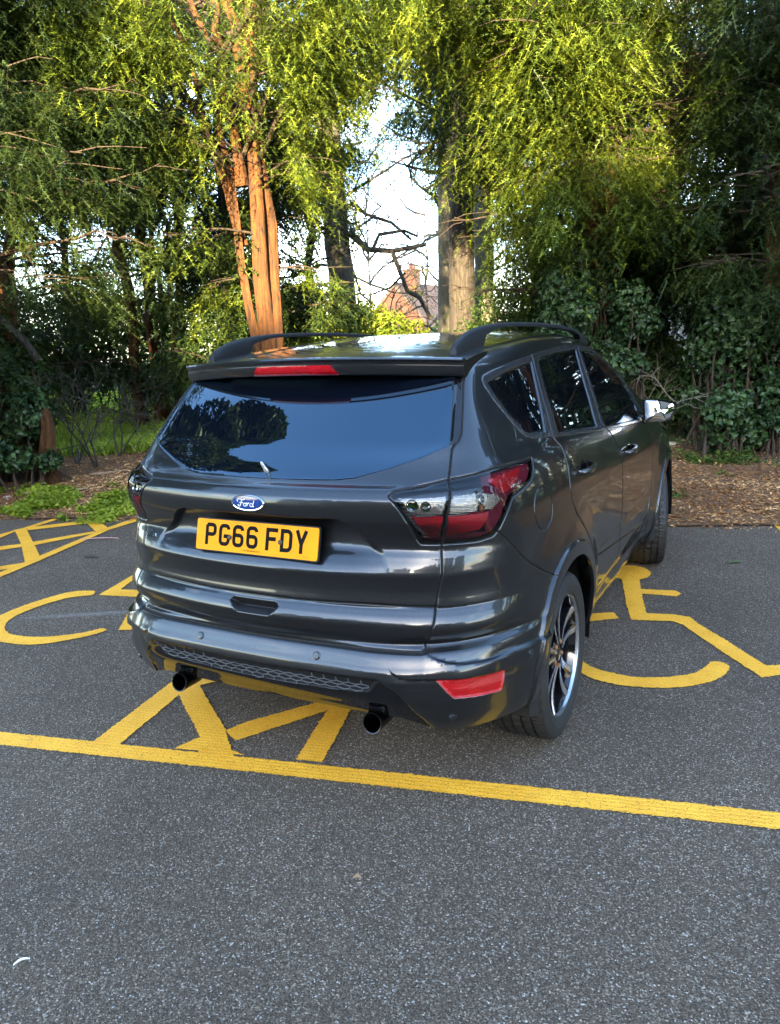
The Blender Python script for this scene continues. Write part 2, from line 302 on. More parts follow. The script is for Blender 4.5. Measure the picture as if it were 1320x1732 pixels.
def line_mat():
    m,n,b,o=new_mat('yellow road paint'); t=N(n,'ShaderNodeTexCoord'); P_=t.outputs['Object']
    nb=N(n,'ShaderNodeTexNoise'); nb.inputs['Scale'].default_value=5; nb.inputs['Detail'].default_value=8; nb.inputs['Roughness'].default_value=.7; n.links.new(P_,nb.inputs['Vector'])
    cr=N(n,'ShaderNodeValToRGB'); e=cr.color_ramp.elements; e[0].position=.3; e[0].color=(.76,.34,.02,1); e[1].position=.7; e[1].color=(.95,.48,.04,1); n.links.new(nb.outputs[0],cr.inputs[0])
    nf=N(n,'ShaderNodeTexNoise'); nf.inputs['Scale'].default_value=170; nf.inputs['Detail'].default_value=3; n.links.new(P_,nf.inputs['Vector'])
    c2=N(n,'ShaderNodeValToRGB'); e=c2.color_ramp.elements; e[0].position=.30; e[0].color=(.16,.18,.3,1); e[1].position=.43; e[1].color=(1,1,1,1); n.links.new(nf.outputs[0],c2.inputs[0])
    m1=N(n,'ShaderNodeMixRGB',_blend_type='MULTIPLY'); m1.inputs[0].default_value=1; n.links.new(cr.outputs[0],m1.inputs[1]); n.links.new(c2.outputs[0],m1.inputs[2])
    n.links.new(m1.outputs[0],b.inputs['Base Color']); b.inputs['Roughness'].default_value=.6
    wv=N(n,'ShaderNodeTexWave'); wv.inputs['Scale'].default_value=14; wv.inputs['Distortion'].default_value=3; wv.inputs['Detail'].default_value=3
    mp=N(n,'ShaderNodeMapping'); mp.inputs['Rotation'].default_value=(0,0,1.35); n.links.new(P_,mp.inputs[0]); n.links.new(mp.outputs[0],wv.inputs['Vector'])
    v=N(n,'ShaderNodeTexVoronoi'); v.inputs['Scale'].default_value=150; n.links.new(P_,v.inputs['Vector'])
    ad=N(n,'ShaderNodeMath',_operation='MULTIPLY_ADD'); ad.inputs[1].default_value=.55; n.links.new(wv.outputs[0],ad.inputs[0]); n.links.new(v.outputs['Distance'],ad.inputs[2])
    bp=N(n,'ShaderNodeBump'); bp.inputs['Strength'].default_value=.55; bp.inputs['Distance'].default_value=.003; n.links.new(ad.outputs[0],bp.inputs['Height']); n.links.new(bp.outputs[0],b.inputs['Normal'])
    return m
ASPH=asphalt_mat(); YEL=line_mat()
me=bpy.data.meshes.new('car_park'); me.from_pydata([(-120,-120,0),(120,-120,0),(120,160,0),(-120,160,0)],[],[(0,1,2,3)])
tag(link('car_park',me,ASPH),kind='structure')
# painted bay markings: outlines measured on the ground, ragged where the paint met the stones
def ragged(poly,step=.008,amp=.0022):
    out=[]; m=len(poly)
    for i in range(m):
        a=np.array(poly[i]); b=np.array(poly[(i+1)%m]); L_=np.linalg.norm(b-a); k=max(1,int(L_/step)); nv=np.array([-(b-a)[1],(b-a)[0]])/max(L_,1e-6)
        for j in range(k): 
            p=a+(b-a)*j/k; out.append(tuple(p+nv*rng.normal(0,amp)))
    return out
def smooth_poly(poly,it=1):
    for _ in range(it):
        q=[]; m=len(poly)
        for i in range(m):
            a=np.array(poly[i]); b=np.array(poly[(i+1)%m]); q+=[tuple(a*.8+b*.2),tuple(a*.2+b*.8)]
        poly=q
    return poly
def flat_obj(name,polys,z,mat,**k):
    cu=bpy.data.curves.new(name,'CURVE'); cu.dimensions='2D'; cu.fill_mode='BOTH'
    for pl in polys:
        s=cu.splines.new('POLY'); s.points.add(len(pl)-1); s.use_cyclic_u=True
        for i,p in enumerate(pl): s.points[i].co=(p[0],p[1],0,1)
    tmp=bpy.data.objects.new('tmp',cu); COL.objects.link(tmp); dg=bpy.context.evaluated_depsgraph_get()
    me=bpy.data.meshes.new_from_object(tmp.evaluated_get(dg)); bpy.data.objects.remove(tmp)
    for v in me.vertices: v.co.z=z
    return tag(link(name,me,mat),**k)
a=np.array([-1.34,-1.005]); b=np.array([1.69,-.317]); d=(b-a)/np.linalg.norm(b-a); nv=np.array([-d[1],d[0]])*.049
p0=a-d*6; p1=b+d*6
flat_obj('bay_line',[ragged([tuple(p0-nv),tuple(p1-nv),tuple(p1+nv),tuple(p0+nv)])],.004,YEL,kind='structure')
MARKS['stripeA'][0]=(-.925,-.875); MARKS['stripeA'][1]=(-.80,-.85); MARKS['stripeB'][4]=(-.262,-.745); MARKS['stripeB'][5]=(-.425,-.775)
zz=.0052; mk=0
for k,pl in MARKS.items():
    sm={'arcL':1,'headR':2,'arcR':1,'stripeE':1}.get(k,0)
    pl=smooth_poly(pl,sm) if sm else pl
    flat_obj('bay_marking',[ragged(pl)],zz,YEL,kind='structure'); mk+=1; zz=.0052+(mk%6)*.0004
# rest of the hatched zone under the car and the far end of the bays
for (x0,y0,x1,y1,w_) in ((-.85,-.1,-.55,1.2,.1),(-.6,.55,.45,.85,.1)):
    a=np.array([x0,y0]); b=np.array([x1,y1]); d=(b-a)/np.linalg.norm(b-a); nv=np.array([-d[1],d[0]])*w_/2
    flat_obj('bay_marking',[ragged([tuple(a-nv),tuple(b-nv),tuple(b+nv),tuple(a+nv)])],zz,YEL,kind='structure'); zz+=.0004

# ---- planted strip beyond the tarmac
E0=np.array([-4.865,2.33]); ED=np.array([.9665,.2567]); EN=np.array([-.2567,.9665])    # edge line, its direction, and away from the car park
def vnoise(x,y,s,seed=0):
    x=x*s+seed*17.3; y=y*s+seed*9.1
    return (np.sin(x*1.7+np.sin(y*1.3+seed))*.5+np.sin(y*2.1+np.sin(x*.9+2*seed))*.3+np.sin((x+y)*3.1+seed)*.2)
def bed_z(x,y):
    d=(x-E0[0])*EN[0]+(y-E0[1])*EN[1]
    h=.012+.10*sstep(0,1.6,d)+.10*sstep(1.5,5,d)+.25*sstep(7,14,d)*np.exp(-((x+9)/6)**2)
    return h+(vnoise(x,y,1.1)*.02+vnoise(x,y,4.2,3)*.011+vnoise(x,y,11,5)*.006)*sstep(.0,.6,d)
def bed_mat():
    m,n,b,o=new_mat('woodland floor'); t=N(n,'ShaderNodeTexCoord'); P_=t.outputs['Object']
    a_=N(n,'ShaderNodeTexNoise'); a_.inputs['Scale'].default_value=28; a_.inputs['Detail'].default_value=8; a_.inputs['Roughness'].default_value=.75; n.links.new(P_,a_.inputs['Vector'])
    c=N(n,'ShaderNodeValToRGB'); e=c.color_ramp.elements; e[0].position=.3; e[0].color=(.030,.017,.009,1); e[1].position=.75; e[1].color=(.38,.20,.085,1); x=e.new(.5); x.color=(.16,.078,.032,1); n.links.new(a_.outputs[0],c.inputs[0])
    g=N(n,'ShaderNodeTexNoise'); g.inputs['Scale'].default_value=1.3; g.inputs['Detail'].default_value=6; n.links.new(P_,g.inputs['Vector'])
    dt=N(n,'ShaderNodeVectorMath',_operation='DOT_PRODUCT'); dt.inputs[1].default_value=(EN[0],EN[1],0); n.links.new(P_,dt.inputs[0])
    mr=N(n,'ShaderNodeMapRange'); off=float(E0@EN); mr.inputs[1].default_value=off+2.8; mr.inputs[2].default_value=off+5.5; mr.inputs[3].default_value=-.28; mr.inputs[4].default_value=.55; n.links.new(dt.outputs['Value'],mr.inputs[0])
    ad=N(n,'ShaderNodeMath',_operation='ADD',_use_clamp=True); n.links.new(g.outputs[0],ad.inputs[0]); n.links.new(mr.outputs[0],ad.inputs[1])
    st=N(n,'ShaderNodeMapRange'); st.inputs[1].default_value=.50; st.inputs[2].default_value=.62; n.links.new(ad.outputs[0],st.inputs[0])
    gc=N(n,'ShaderNodeValToRGB'); e=gc.color_ramp.elements; e[0].color=(.025,.055,.010,1); e[1].color=(.12,.22,.035,1); n.links.new(a_.outputs[0],gc.inputs[0])
    mx=N(n,'ShaderNodeMixRGB'); n.links.new(st.outputs[0],mx.inputs[0]); n.links.new(c.outputs[0],mx.inputs[1]); n.links.new(gc.outputs[0],mx.inputs[2]); n.links.new(mx.outputs[0],b.inputs['Base Color'])
    b.inputs['Roughness'].default_value=.95
    bp=N(n,'ShaderNodeBump'); bp.inputs['Strength'].default_value=1; bp.inputs['Distance'].default_value=.03; n.links.new(a_.outputs[0],bp.inputs['Height']); n.links.new(bp.outputs[0],b.inputs['Normal'])
    return m
u=np.concatenate([np.linspace(-60,-8,40)[:-1],np.linspace(-8,14,330)[:-1],np.linspace(14,60,30)]); v=np.concatenate([np.linspace(0,4,90)[:-1],np.linspace(4,14,80)[:-1],np.linspace(14,110,40)])
U,Vv=np.meshgrid(u,v,indexing='ij'); edge=np.where(Vv==0,np.sin(U*7)*.02+np.sin(U*23)*.015+np.sin(U*2.1)*.03,0)
X=E0[0]+ED[0]*U+EN[0]*(Vv+edge); Y=E0[1]+ED[1]*U+EN[1]*(Vv+edge); Z=bed_z(X,Y)+.004
i=np.arange(X.size).reshape(X.shape); Fq=np.stack([i[:-1,:-1].ravel(),i[1:,:-1].ravel(),i[1:,1:].ravel(),i[:-1,1:].ravel()],1)
tag(link('soil_bed',mesh_np('soil_bed',np.stack([X.ravel(),Y.ravel(),Z.ravel()],1),Fq,True),bed_mat()),kind='structure')

# ---- scattered small stuff: every piece is a small bent blade or leaf
def var_leaf_mat(name,cols,scale=3,transl=.3,rough=.55,fine=40):
    m=bpy.data.materials.new(name); m.use_nodes=True; n=m.node_tree; n.nodes.clear(); o=N(n,'ShaderNodeOutputMaterial')
    b=N(n,'ShaderNodeBsdfPrincipled'); tl=N(n,'ShaderNodeBsdfTranslucent'); mx=N(n,'ShaderNodeMixShader'); mx.inputs[0].default_value=transl
    t=N(n,'ShaderNodeTexCoord'); a_=N(n,'ShaderNodeTexNoise'); a_.inputs['Scale'].default_value=scale; a_.inputs['Detail'].default_value=3; n.links.new(t.outputs['Object'],a_.inputs['Vector'])
    f_=N(n,'ShaderNodeTexWhiteNoise'); sn=N(n,'ShaderNodeVectorMath',_operation='SNAP'); sn.inputs[1].default_value=(1/fine,)*3; n.links.new(t.outputs['Object'],sn.inputs[0]); n.links.new(sn.outputs[0],f_.inputs[0])
    ad=N(n,'ShaderNodeMath',_operation='MULTIPLY_ADD'); ad.inputs[1].default_value=.45; ad.inputs[2].default_value=-.22; n.links.new(f_.outputs[0],ad.inputs[0])
    a2=N(n,'ShaderNodeMath',_operation='ADD'); n.links.new(a_.outputs[0],a2.inputs[0]); n.links.new(ad.outputs[0],a2.inputs[1])
    c=N(n,'ShaderNodeValToRGB'); e=c.color_ramp.elements; k=len(cols); e[0].position=.25; e[0].color=(*cols[0],1); e[1].position=.78; e[1].color=(*cols[-1],1)
    for j in range(1,k-1): x=e.new(.25+.53*j/(k-1)); x.color=(*cols[j],1)
    n.links.new(a2.outputs[0],c.inputs[0]); n.links.new(c.outputs[0],b.inputs['Base Color']); n.links.new(c.outputs[0],tl.inputs[0]); b.inputs['Roughness'].default_value=rough; b.inputs['Specular IOR Level'].default_value=.3
    n.links.new(b.outputs[0],mx.inputs[1]); n.links.new(tl.outputs[0],mx.inputs[2]); n.links.new(mx.outputs[0],o.inputs[0]); return m
def unit(a): return a/np.maximum(np.linalg.norm(a,axis=1,keepdims=True),1e-9)
def leaves(P,D,Nn,Ln,Wd,shape='oval'):
    """leaf-sized faces: a folded kite of two triangles pairs (6 verts, 4 tris)"""
    S=unit(np.cross(D,Nn)); Ln=Ln[:,None]; Wd=Wd[:,None]; Nu=unit(np.cross(S,D))
    if shape=='blade':
        V=np.stack([P-S*Wd/2,P+S*Wd/2,P+D*Ln],1); k=np.arange(len(P))[:,None]*3; return V.reshape(-1,3),k+np.array([[0,1,2]])
    if shape=='ivy':
        pts=[P, P+D*Ln*.15-S*Wd*.42, P+D*Ln*.30-S*Wd*.50, P+D*Ln*.62-S*Wd*.22, P+D*Ln, P+D*Ln*.62+S*Wd*.22, P+D*Ln*.30+S*Wd*.50, P+D*Ln*.15+S*Wd*.42, P+D*Ln*.4-Nu*Wd*.12]
        V=np.stack(pts,1); k=np.arange(len(P))[:,None]*9
        tr=[(0,1,8),(1,2,8),(2,3,8),(3,4,8),(4,5,8),(5,6,8),(6,7,8),(7,0,8)]
    else:
        pts=[P,P+D*Ln*.45-S*Wd/2+Nu*Wd*.12,P+D*Ln-Nu*Ln*.1,P+D*Ln*.45+S*Wd/2+Nu*Wd*.12]
        V=np.stack(pts,1); k=np.arange(len(P))[:,None]*4; tr=[(0,1,2),(0,2,3)]
    T=np.concatenate([k+np.array([t]) for t in tr]); return V.reshape(-1,3),T
def rdir(n): return unit(rng.normal(size=(n,3)))
def joinm(parts):
    V=[];T=[];o=0
    for v_,t_ in parts: V.append(v_); T.append(t_+o); o+=len(v_)
    return np.concatenate(V),np.concatenate(T)
def uv_pt(uu,vv):
    x=E0[0]+ED[0]*uu+EN[0]*vv; y=E0[1]+ED[1]*uu+EN[1]*vv; return x,y
# dead needles, bark chips and leaves
n_=70000; uu=rng.uniform(-6,16,n_); vv=rng.gamma(1.6,1.15,n_)-.12; k=vv<6; uu,vv=uu[k],vv[k]; x,y=uv_pt(uu,vv); z=np.where(vv<.0,.006,bed_z(x,y)+.014)
P_=np.stack([x,y,z],1); D_=unit(np.stack([rng.normal(size=len(x)),rng.normal(size=len(x)),rng.normal(size=len(x))*.22],1)); Nn_=unit(np.stack([rng.normal(size=len(x))*.5,rng.normal(size=len(x))*.5,np.ones(len(x))],1))
L_=rng.gamma(2.4,.018,len(x))+.015; W_=np.where(rng.random(len(x))<.6,.005+rng.random(len(x))*.006,.012+rng.random(len(x))*.02)
V_,T_=leaves(P_,D_,Nn_,L_,W_); LIT=var_leaf_mat('dead leaves and bark chips',[(.09,.036,.014),(.26,.115,.04),(.46,.25,.10),(.70,.48,.25)],.8,.05,.8,60)
tag(link('leaf_litter',mesh_np('leaf_litter',V_,T_),LIT),kind='stuff')
# loose grit, straw and leaf bits blown over the tarmac
n_=420; P_=np.stack([rng.uniform(-6,6,n_),rng.uniform(-2.6,4,n_),np.full(n_,.006)],1); D_=unit(np.stack([rng.normal(size=n_),rng.normal(size=n_),np.zeros(n_)],1)); Nn_=np.tile([[0,0,1.]],(n_,1))+rng.normal(0,.2,(n_,3))
V_,T_=leaves(P_,D_,unit(Nn_),rng.gamma(2,.008,n_)+.006,rng.uniform(.002,.007,n_)); V_[:,2]=np.maximum(V_[:,2],.0045)
tag(link('loose_grit',mesh_np('loose_grit',V_,T_),var_leaf_mat('straw and grit',[(.12,.08,.05),(.3,.22,.14),(.5,.45,.38)],6,.05,.8,60)),kind='stuff')
# low green weeds in patches
def patch(cx,cy,rx,ry,n,h,lo,hi):
    a=rng.uniform(0,2*math.pi,n); r=np.sqrt(rng.random(n)); x=cx+rx*r*np.cos(a); y=cy+ry*r*np.sin(a)
    w_=vnoise(x,y,3.3,2)+vnoise(x,y,8,7)*.5; k=w_>rng.uniform(-.30,.40,n); x,y=x[k],y[k]; z=bed_z(x,y)+rng.random(len(x))**1.5*h*(.5+.5*np.clip(vnoise(x,y,5,4)+.6,0,1))
    nn=unit(np.stack([rng.normal(size=len(x))*.6,rng.normal(size=len(x))*.6,np.ones(len(x))],1)); dd=unit(np.stack([rng.normal(size=len(x)),rng.normal(size=len(x)),rng.normal(size=len(x))*.3+.15],1))
    L_=rng.uniform(lo,hi,len(x)); return leaves(np.stack([x,y,z],1),dd,nn,L_,L_*.75)
q1=at(110,8.15); q2=at(30,8.6); q3=at(190,8.4); q4=at(120,7.6)
pa=[patch(q1[0],q1[1],1.15,.50,18000,.07,.022,.055),patch(q2[0],q2[1],.8,.40,7000,.08,.02,.05),patch(q3[0],q3[1],.7,.45,9500,.09,.022,.055),patch(q4[0]+.2,q4[1],.35,.15,900,.05,.012,.03)]
WEED=var_leaf_mat('fresh weed leaves',[(.12,.17,.015),(.24,.31,.025),(.40,.46,.05)],2.0,.35)
tag(link('weeds',mesh_np('weeds',*joinm(pa)),WEED),kind='stuff')
q5=at(1160,8.1); q6=at(1130,9.3); q7=at(1230,8.8)
pa=[patch(q6[0],q6[1],1.0,.5,4200,.14,.02,.05),patch(q7[0],q7[1],.8,.3,2200,.12,.02,.06),patch(at(1150,7.3)[0],at(1150,7.3)[1],.15,.1,120,.05,.02,.05),patch(at(1290,7.9)[0],at(1290,7.9)[1],.4,.15,500,.06,.02,.045)]
tag(link('low_ground_cover',mesh_np('low_ground_cover',*joinm(pa)),var_leaf_mat('moss and seedlings',[(.03,.05,.012),(.07,.12,.02),(.16,.20,.03)],2.0,.3)),kind='stuff')
# longer grass behind, between the trees
n_=60000; dd_=rng.uniform(11.3,26,n_)**1.0; px_=rng.uniform(60,760,n_); lat=(px_-660)/FPX*dd_; P_=CL[None,:2]+FH[None,:2]*dd_[:,None]+RH[None,:2]*lat[:,None]; x,y=P_[:,0],P_[:,1]; z=bed_z(x,y)
az=rng.uniform(0,6.28,n_); up=np.stack([np.cos(az)*.6,np.sin(az)*.6,np.ones(n_)],1); P3=np.stack([x,y,z],1); L_=rng.uniform(.12,.34,n_)*(.7+.6*np.clip(vnoise(x,y,1.2,8)+.5,0,1))
V_,T_=leaves(P3,unit(up),unit(np.stack([-np.sin(az),np.cos(az),np.zeros(n_)],1)),L_,L_*.16)
tag(link('long_grass',mesh_np('long_grass',V_,T_),var_leaf_mat('long grass',[(.14,.21,.025),(.29,.38,.04),(.50,.56,.09)],1.6,.4)),kind='stuff')

# ================================================================ TREES
def bark_mat(name,c1,c2,scale=6,rough=.85,st=(1,1,.16)):
    m,n,b,o=new_mat(name); t=N(n,'ShaderNodeTexCoord'); mp=N(n,'ShaderNodeMapping'); mp.inputs['Scale'].default_value=st; n.links.new(t.outputs['Object'],mp.inputs[0])
    a_=N(n,'ShaderNodeTexNoise'); a_.inputs['Scale'].default_value=scale*3; a_.inputs['Detail'].default_value=9; a_.inputs['Roughness'].default_value=.7; a_.inputs['Distortion'].default_value=.6; n.links.new(mp.outputs[0],a_.inputs['Vector'])
    c=N(n,'ShaderNodeValToRGB'); e=c.color_ramp.elements; e[0].position=.34; e[0].color=(*c1,1); e[1].position=.66; e[1].color=(*c2,1); n.links.new(a_.outputs[0],c.inputs[0]); n.links.new(c.outputs[0],b.inputs['Base Color'])
    b.inputs['Roughness'].default_value=rough; bp=N(n,'ShaderNodeBump'); bp.inputs['Strength'].default_value=.9; bp.inputs['Distance'].default_value=.04; n.links.new(a_.outputs[0],bp.inputs['Height']); n.links.new(bp.outputs[0],b.inputs['Normal'])
    return m
YEWB=bark_mat('yew bark',(.008,.003,.0015),(.16,.055,.005),9,st=(1,1,.13))
GREYB=bark_mat('grey bark',(.05,.042,.034),(.15,.125,.095),5)
PALEB=bark_mat('pale bark',(.10,.085,.06),(.24,.21,.15),3,st=(1,1,.35))
DARKB=bark_mat('dark furrowed bark',(.018,.014,.011),(.07,.055,.042),9)
TWIG=bark_mat('twig bark',(.025,.016,.010),(.085,.055,.032),12)
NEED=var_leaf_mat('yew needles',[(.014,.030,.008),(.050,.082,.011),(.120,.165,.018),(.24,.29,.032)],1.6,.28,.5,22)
NEED_SHADED=var_leaf_mat('shaded yew needles',[(.008,.018,.007),(.018,.036,.010),(.036,.060,.013),(.075,.10,.02)],.9,.25,.5,22)  # yew needles in darker tones, shade put into the colour
IVY=var_leaf_mat('ivy leaves',[(.010,.026,.008),(.020,.045,.013),(.038,.078,.022),(.08,.13,.045)],3,.12,.36,14)
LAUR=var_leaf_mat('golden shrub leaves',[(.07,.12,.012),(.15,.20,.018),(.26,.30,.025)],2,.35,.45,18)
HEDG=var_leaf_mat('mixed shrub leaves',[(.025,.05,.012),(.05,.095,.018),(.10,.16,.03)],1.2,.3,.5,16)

def limb(p0,p1,sag,n=8,wob=.04):
    p0=np.array(p0,float);p1=np.array(p1,float); L_=np.linalg.norm(p1-p0); pts=[]
    o=rng.normal(size=(n+1,3))*wob*L_/4; o[0]=0
    for i in range(n+1):
        t=i/n; p=p0+(p1-p0)*t+np.array([0,0,-sag*t*t*L_+ .0]); pts.append(p+o[i]*t)
    return np.array(pts)
def tubes(mb,pts,r0,r1,n=8):
    k=len(pts); mb.tube([tuple(p) for p in pts],[r0+(r1-r0)*i/(k-1) for i in range(k)],n)
def ridged_trunk(mb,pts,rad_,n=22,seed=0,fl=.16):
    """trunk with flutes; pts centre line, rad_ radii"""
    rings=[]; pts=[Vector(tuple(p)) for p in pts]
    ph=[random.uniform(0,6.28) for _ in range(4)]
    for i,p in enumerate(pts):
        t=(pts[min(i+1,len(pts)-1)]-pts[max(i-1,0)]).normalized(); a=t.orthogonal().normalized(); a=(Vector((1,0,0))-t*t.x).normalized(); b=t.cross(a)
        r=[]
        for k in range(n):
            an=2*math.pi*k/n; rr=rad_[i]*(1+fl*math.sin(3*an+ph[0]+i*.12)+fl*.6*math.sin(5*an+ph[1]-i*.17)+fl*.4*math.sin(9*an+ph[2]+i*.3)); r.append(p+(a*math.cos(an)+b*math.sin(an))*rr)
        rings.append(r)
    mb.loft(rings)
def needle_mesh(base,length,outd,dens=1.0,nl=.032,nw=.0085,pairs=5,sl=(.08,.16),step=.055,spread=.9):
    """hanging shoots -> sprigs -> needles, one array of small triangles"""
    SB=[];SD=[];SL=[]
    K=np.maximum(2,(length/step*dens).astype(int)); idx=np.repeat(np.arange(len(base)),K); j=np.concatenate([np.arange(k) for k in K]); t=(j+.5)/K[idx]
    az=rng.uniform(0,2*math.pi,len(base))[idx]+j*2.4+rng.normal(0,.5,len(idx))
    sway=outd[idx]*(.28*t*(1-.45*t))[:,None]*length[idx][:,None]*2
    P_=base[idx]+sway+np.stack([np.zeros(len(idx)),np.zeros(len(idx)),-length[idx]*t**1.15],1)
    od=unit(np.stack([np.cos(az),np.sin(az),np.zeros(len(az))],1)*.75+outd[idx]*.6); dr=unit(od*1.15+np.array([[0,0,-.62]])+rng.normal(0,.25,(len(idx),3)))
    L_=rng.uniform(sl[0],sl[1],len(idx))*(1.2-.6*t)
    side=unit(np.cross(dr,np.array([[0,0,1.]])+rng.normal(0,.35,(len(idx),3))))
    V=[];n=len(idx)
    for i in range(pairs):
        tt=(i+.3)/pairs; b0=P_+dr*(L_*tt)[:,None]+np.array([[0,0,-1.]])*(L_*tt*tt*.25)[:,None]; s_=(1-.55*tt)
        for sg in (-1,1):
            nd=unit(dr*.65+side*sg*.8+rng.normal(0,.12,(n,3))); ww=dr*nw*.5
            V.append(np.stack([b0-ww,b0+ww,b0+nd*nl*s_*rng.uniform(.8,1.25,(n,1))],1))
    b0=P_; V.append(np.stack([b0-side*nw*.35,b0+side*nw*.35,b0+dr*(L_*1.1)[:,None]+np.array([[0,0,-1.]])*(L_*.27)[:,None]],1))
    V=np.concatenate(V).reshape(-1,3); T=np.arange(len(V)).reshape(-1,3); return V,T
# open places in the belt of trees: (column range, row range, nearer than, share removed)
OPEN=[(380,500,-200,225,11.4,.66),(425,505,330,600,11.2,.6),(622,748,300,545,40,.93),(975,1030,370,520,10.45,.8),(752,852,320,560,17.5,.93),(560,622,300,490,18.8,.9),(225,305,330,560,14,.75),(95,225,345,450,30,.45),(300,380,330,440,30,.35),(520,570,310,420,30,.3),(1090,1150,-50,110,30,.6),(130,300,640,760,30,.97)]
def thin(P_):
    d=P_-CL; D_=d@FH; px=660+(d@RH)/np.maximum(D_,.1)*FPX; py=581.5-(P_[:,2]-CL[2]-.2)/np.maximum(D_,.1)*FPX
    keep=np.ones(len(P_),bool); r=rng.random(len(P_))
    x,y,z=P_[:,0],P_[:,1],P_[:,2]; nn=np.sin(x*2.3+1.1*np.sin(z*1.7+y))+np.sin(y*2.6+1.3*np.sin(x*1.9-z))+np.sin(z*3.1+1.2*np.sin(y*2.2+x*1.4))
    keep&=~((nn>.55)&(D_<12)&(rng.random(len(P_))<.88))
    for a,b,c,e,dm,sh in OPEN: keep&=~((px>a)&(px<b)&(py>c)&(py<e)&(D_<dm)&(r<sh))
    return keep
def yew(name,base,stems,boughs,mat_bark,mat_leaf,label,cat='tree',strand=(.35,1.0),group=None,px_strand=1.75,nl=.050,nw=.0165,r0=.11,tw=True,pairs=5,step=.075,sl=(.16,.36)):
    """stems: list of (top point, radius) ; boughs: list of (stem index, height on stem, azimuth deg, length, sag)"""
    root=empty(name,tuple(base),0,label,cat,group); B=np.array(base,float)
    loc=lambda p: tuple(np.array(p)-B)
    tr=MB(); lim=MB(); SB=[];SL=[];SO=[]
    cl=[]
    for (foot,top,ra) in stems:
        n=14; pts=limb(foot,top,0,n,.05); cl.append(pts)
        ridged_trunk(tr,[loc(p) for p in pts],[ra*(1.25-.25*min(1,i/2))*(1-.68*i/n) for i in range(n+1)],18,fl=.16)
    for (si,h,az,Ln,sag) in boughs:
        pts=cl[si]; zz_=pts[:,2]; k=int(np.argmin(abs(zz_-h))); p0=pts[k]
        if isinstance(az,tuple): p1=A(*az)+np.array([0,0,.5]); a=math.atan2(p1[1]-p0[1],p1[0]-p0[0]); Ln=float(np.linalg.norm(p1-p0))
        else: a=math.radians(az); p1=p0+np.array([math.cos(a),math.sin(a),.25])*Ln
        if 1:
            bp=limb(p0,p1,sag,9,.07); tubes(lim,[loc(p) for p in bp],max(.012,.015*Ln),.005,6)
        ns=int(4+Ln*2.4)
        for s_ in range(ns):
            t=.22+.78*(s_+rng.random())/ns; q=bp[0]+(bp[-1]-bp[0])*0; fi=t*9; i0=min(8,int(fi)); q=bp[i0]+(bp[i0+1]-bp[i0])*(fi-i0)
            sgn=1 if s_%2 else -1; a2=a+sgn*rng.uniform(.5,1.25); L2=rng.uniform(.45,1.0)*(1.25-.6*t)*min(1.3,.5+Ln*.3)
            e=q+np.array([math.cos(a2),math.sin(a2),rng.uniform(-.15,.25)])*L2
            if tw: tubes(lim,[loc(p) for p in limb(q,e,.18,3,.1)],.009,.003,4)
            m_=int(max(3,L2*12*px_strand)); tt=rng.random(m_)**.8; pq=q+(e-q)*tt[:,None]+rng.normal(0,.05,(m_,3)); pq[:,2]-=.18*tt*tt*L2
            SB.append(pq); SL.append(strand[0]*.6+(strand[1]-strand[0]*.6)*rng.random(m_)**1.9*rng.uniform(.45,1.15)); od=np.array([math.cos(a2),math.sin(a2),0])*.6+np.array([math.cos(a),math.sin(a),0])*.4; SO.append(np.repeat(od[None],m_,0)+rng.normal(0,.3,(m_,3))*[1,1,0])
    trunk=tr.build('trunk',mat_bark,root,angle=70) 
    if lim.v: lim.build('branches',TWIG,root,angle=70)
    if SB:
        SBa=np.concatenate(SB); kk_=thin(SBa); SBc=(SBa-B)[kk_]; V_,T_=needle_mesh(SBc,np.concatenate(SL)[kk_],unit(np.concatenate(SO))[kk_],nl=nl,nw=nw,pairs=pairs,step=step,sl=sl)
        link('crown',mesh_np('crown',V_,T_),mat_leaf,root); root['_n']=len(T_)
    return root
def clump_mesh(cs,n,lo,hi,shape='oval',fill=.35,up=.3,ar=.55):
    """leaves on and inside a set of lumps (cx,cy,cz,rx,ry,rz)"""
    cs=np.array(cs,float); w_=(cs[:,3]*cs[:,4]+cs[:,3]*cs[:,5]); k=rng.choice(len(cs),n,p=w_/w_.sum()); d=rdir(n); r=1-fill*rng.random(n)**1.6; r*=1+.13*np.sin(d[:,0]*9+k)*np.sin(d[:,2]*8+2*k)
    P_=cs[k,:3]+d*cs[k,3:]*r[:,None]; ok=P_[:,2]>bed_z(P_[:,0],P_[:,1])-.02; P_,d=P_[ok],d[ok]; n=len(P_)
    nn=unit(d+rng.normal(0,.45,(n,3))+[0,0,up]); dd=unit(np.cross(nn,rdir(n))+[0,0,-.35]); L_=rng.uniform(lo,hi,n); return leaves(P_,dd,nn,L_,L_*(ar if shape=='oval' else 1.0),shape)
def shrub(name,base,cs,n,lo,hi,mat,label,cat,shape='oval',stem=None,fill=.35,group=None,ar=.55):
    root=empty(name,tuple(base),0,label,cat,group); B=np.array(base,float); c=np.array(cs,float)
    V_,T_=clump_mesh(c,n,lo,hi,shape,fill,ar=ar); link('foliage',mesh_np('foliage',V_-B,T_),mat,root)
    mb=MB()
    for (cx,cy,cz,rx,ry,rz) in c:
        for _ in range(3):
            f=np.array([cx+rng.normal()*.12,cy+rng.normal()*.12,0.0]); f[2]=float(bed_z(f[0],f[1]))-.03; e=np.array([cx,cy,cz])+rng.normal(size=3)*np.array([rx,ry,rz])*.45
            tubes(mb,[tuple(p-B) for p in limb(f,e,0,5,.12)],.022,.006,5)
    mb.build('stem',stem or TWIG,root,angle=70); return root
def A(px,py,D): return at(px,D,zat(py,D))
def bz(p): return float(bed_z(p[0],p[1]))
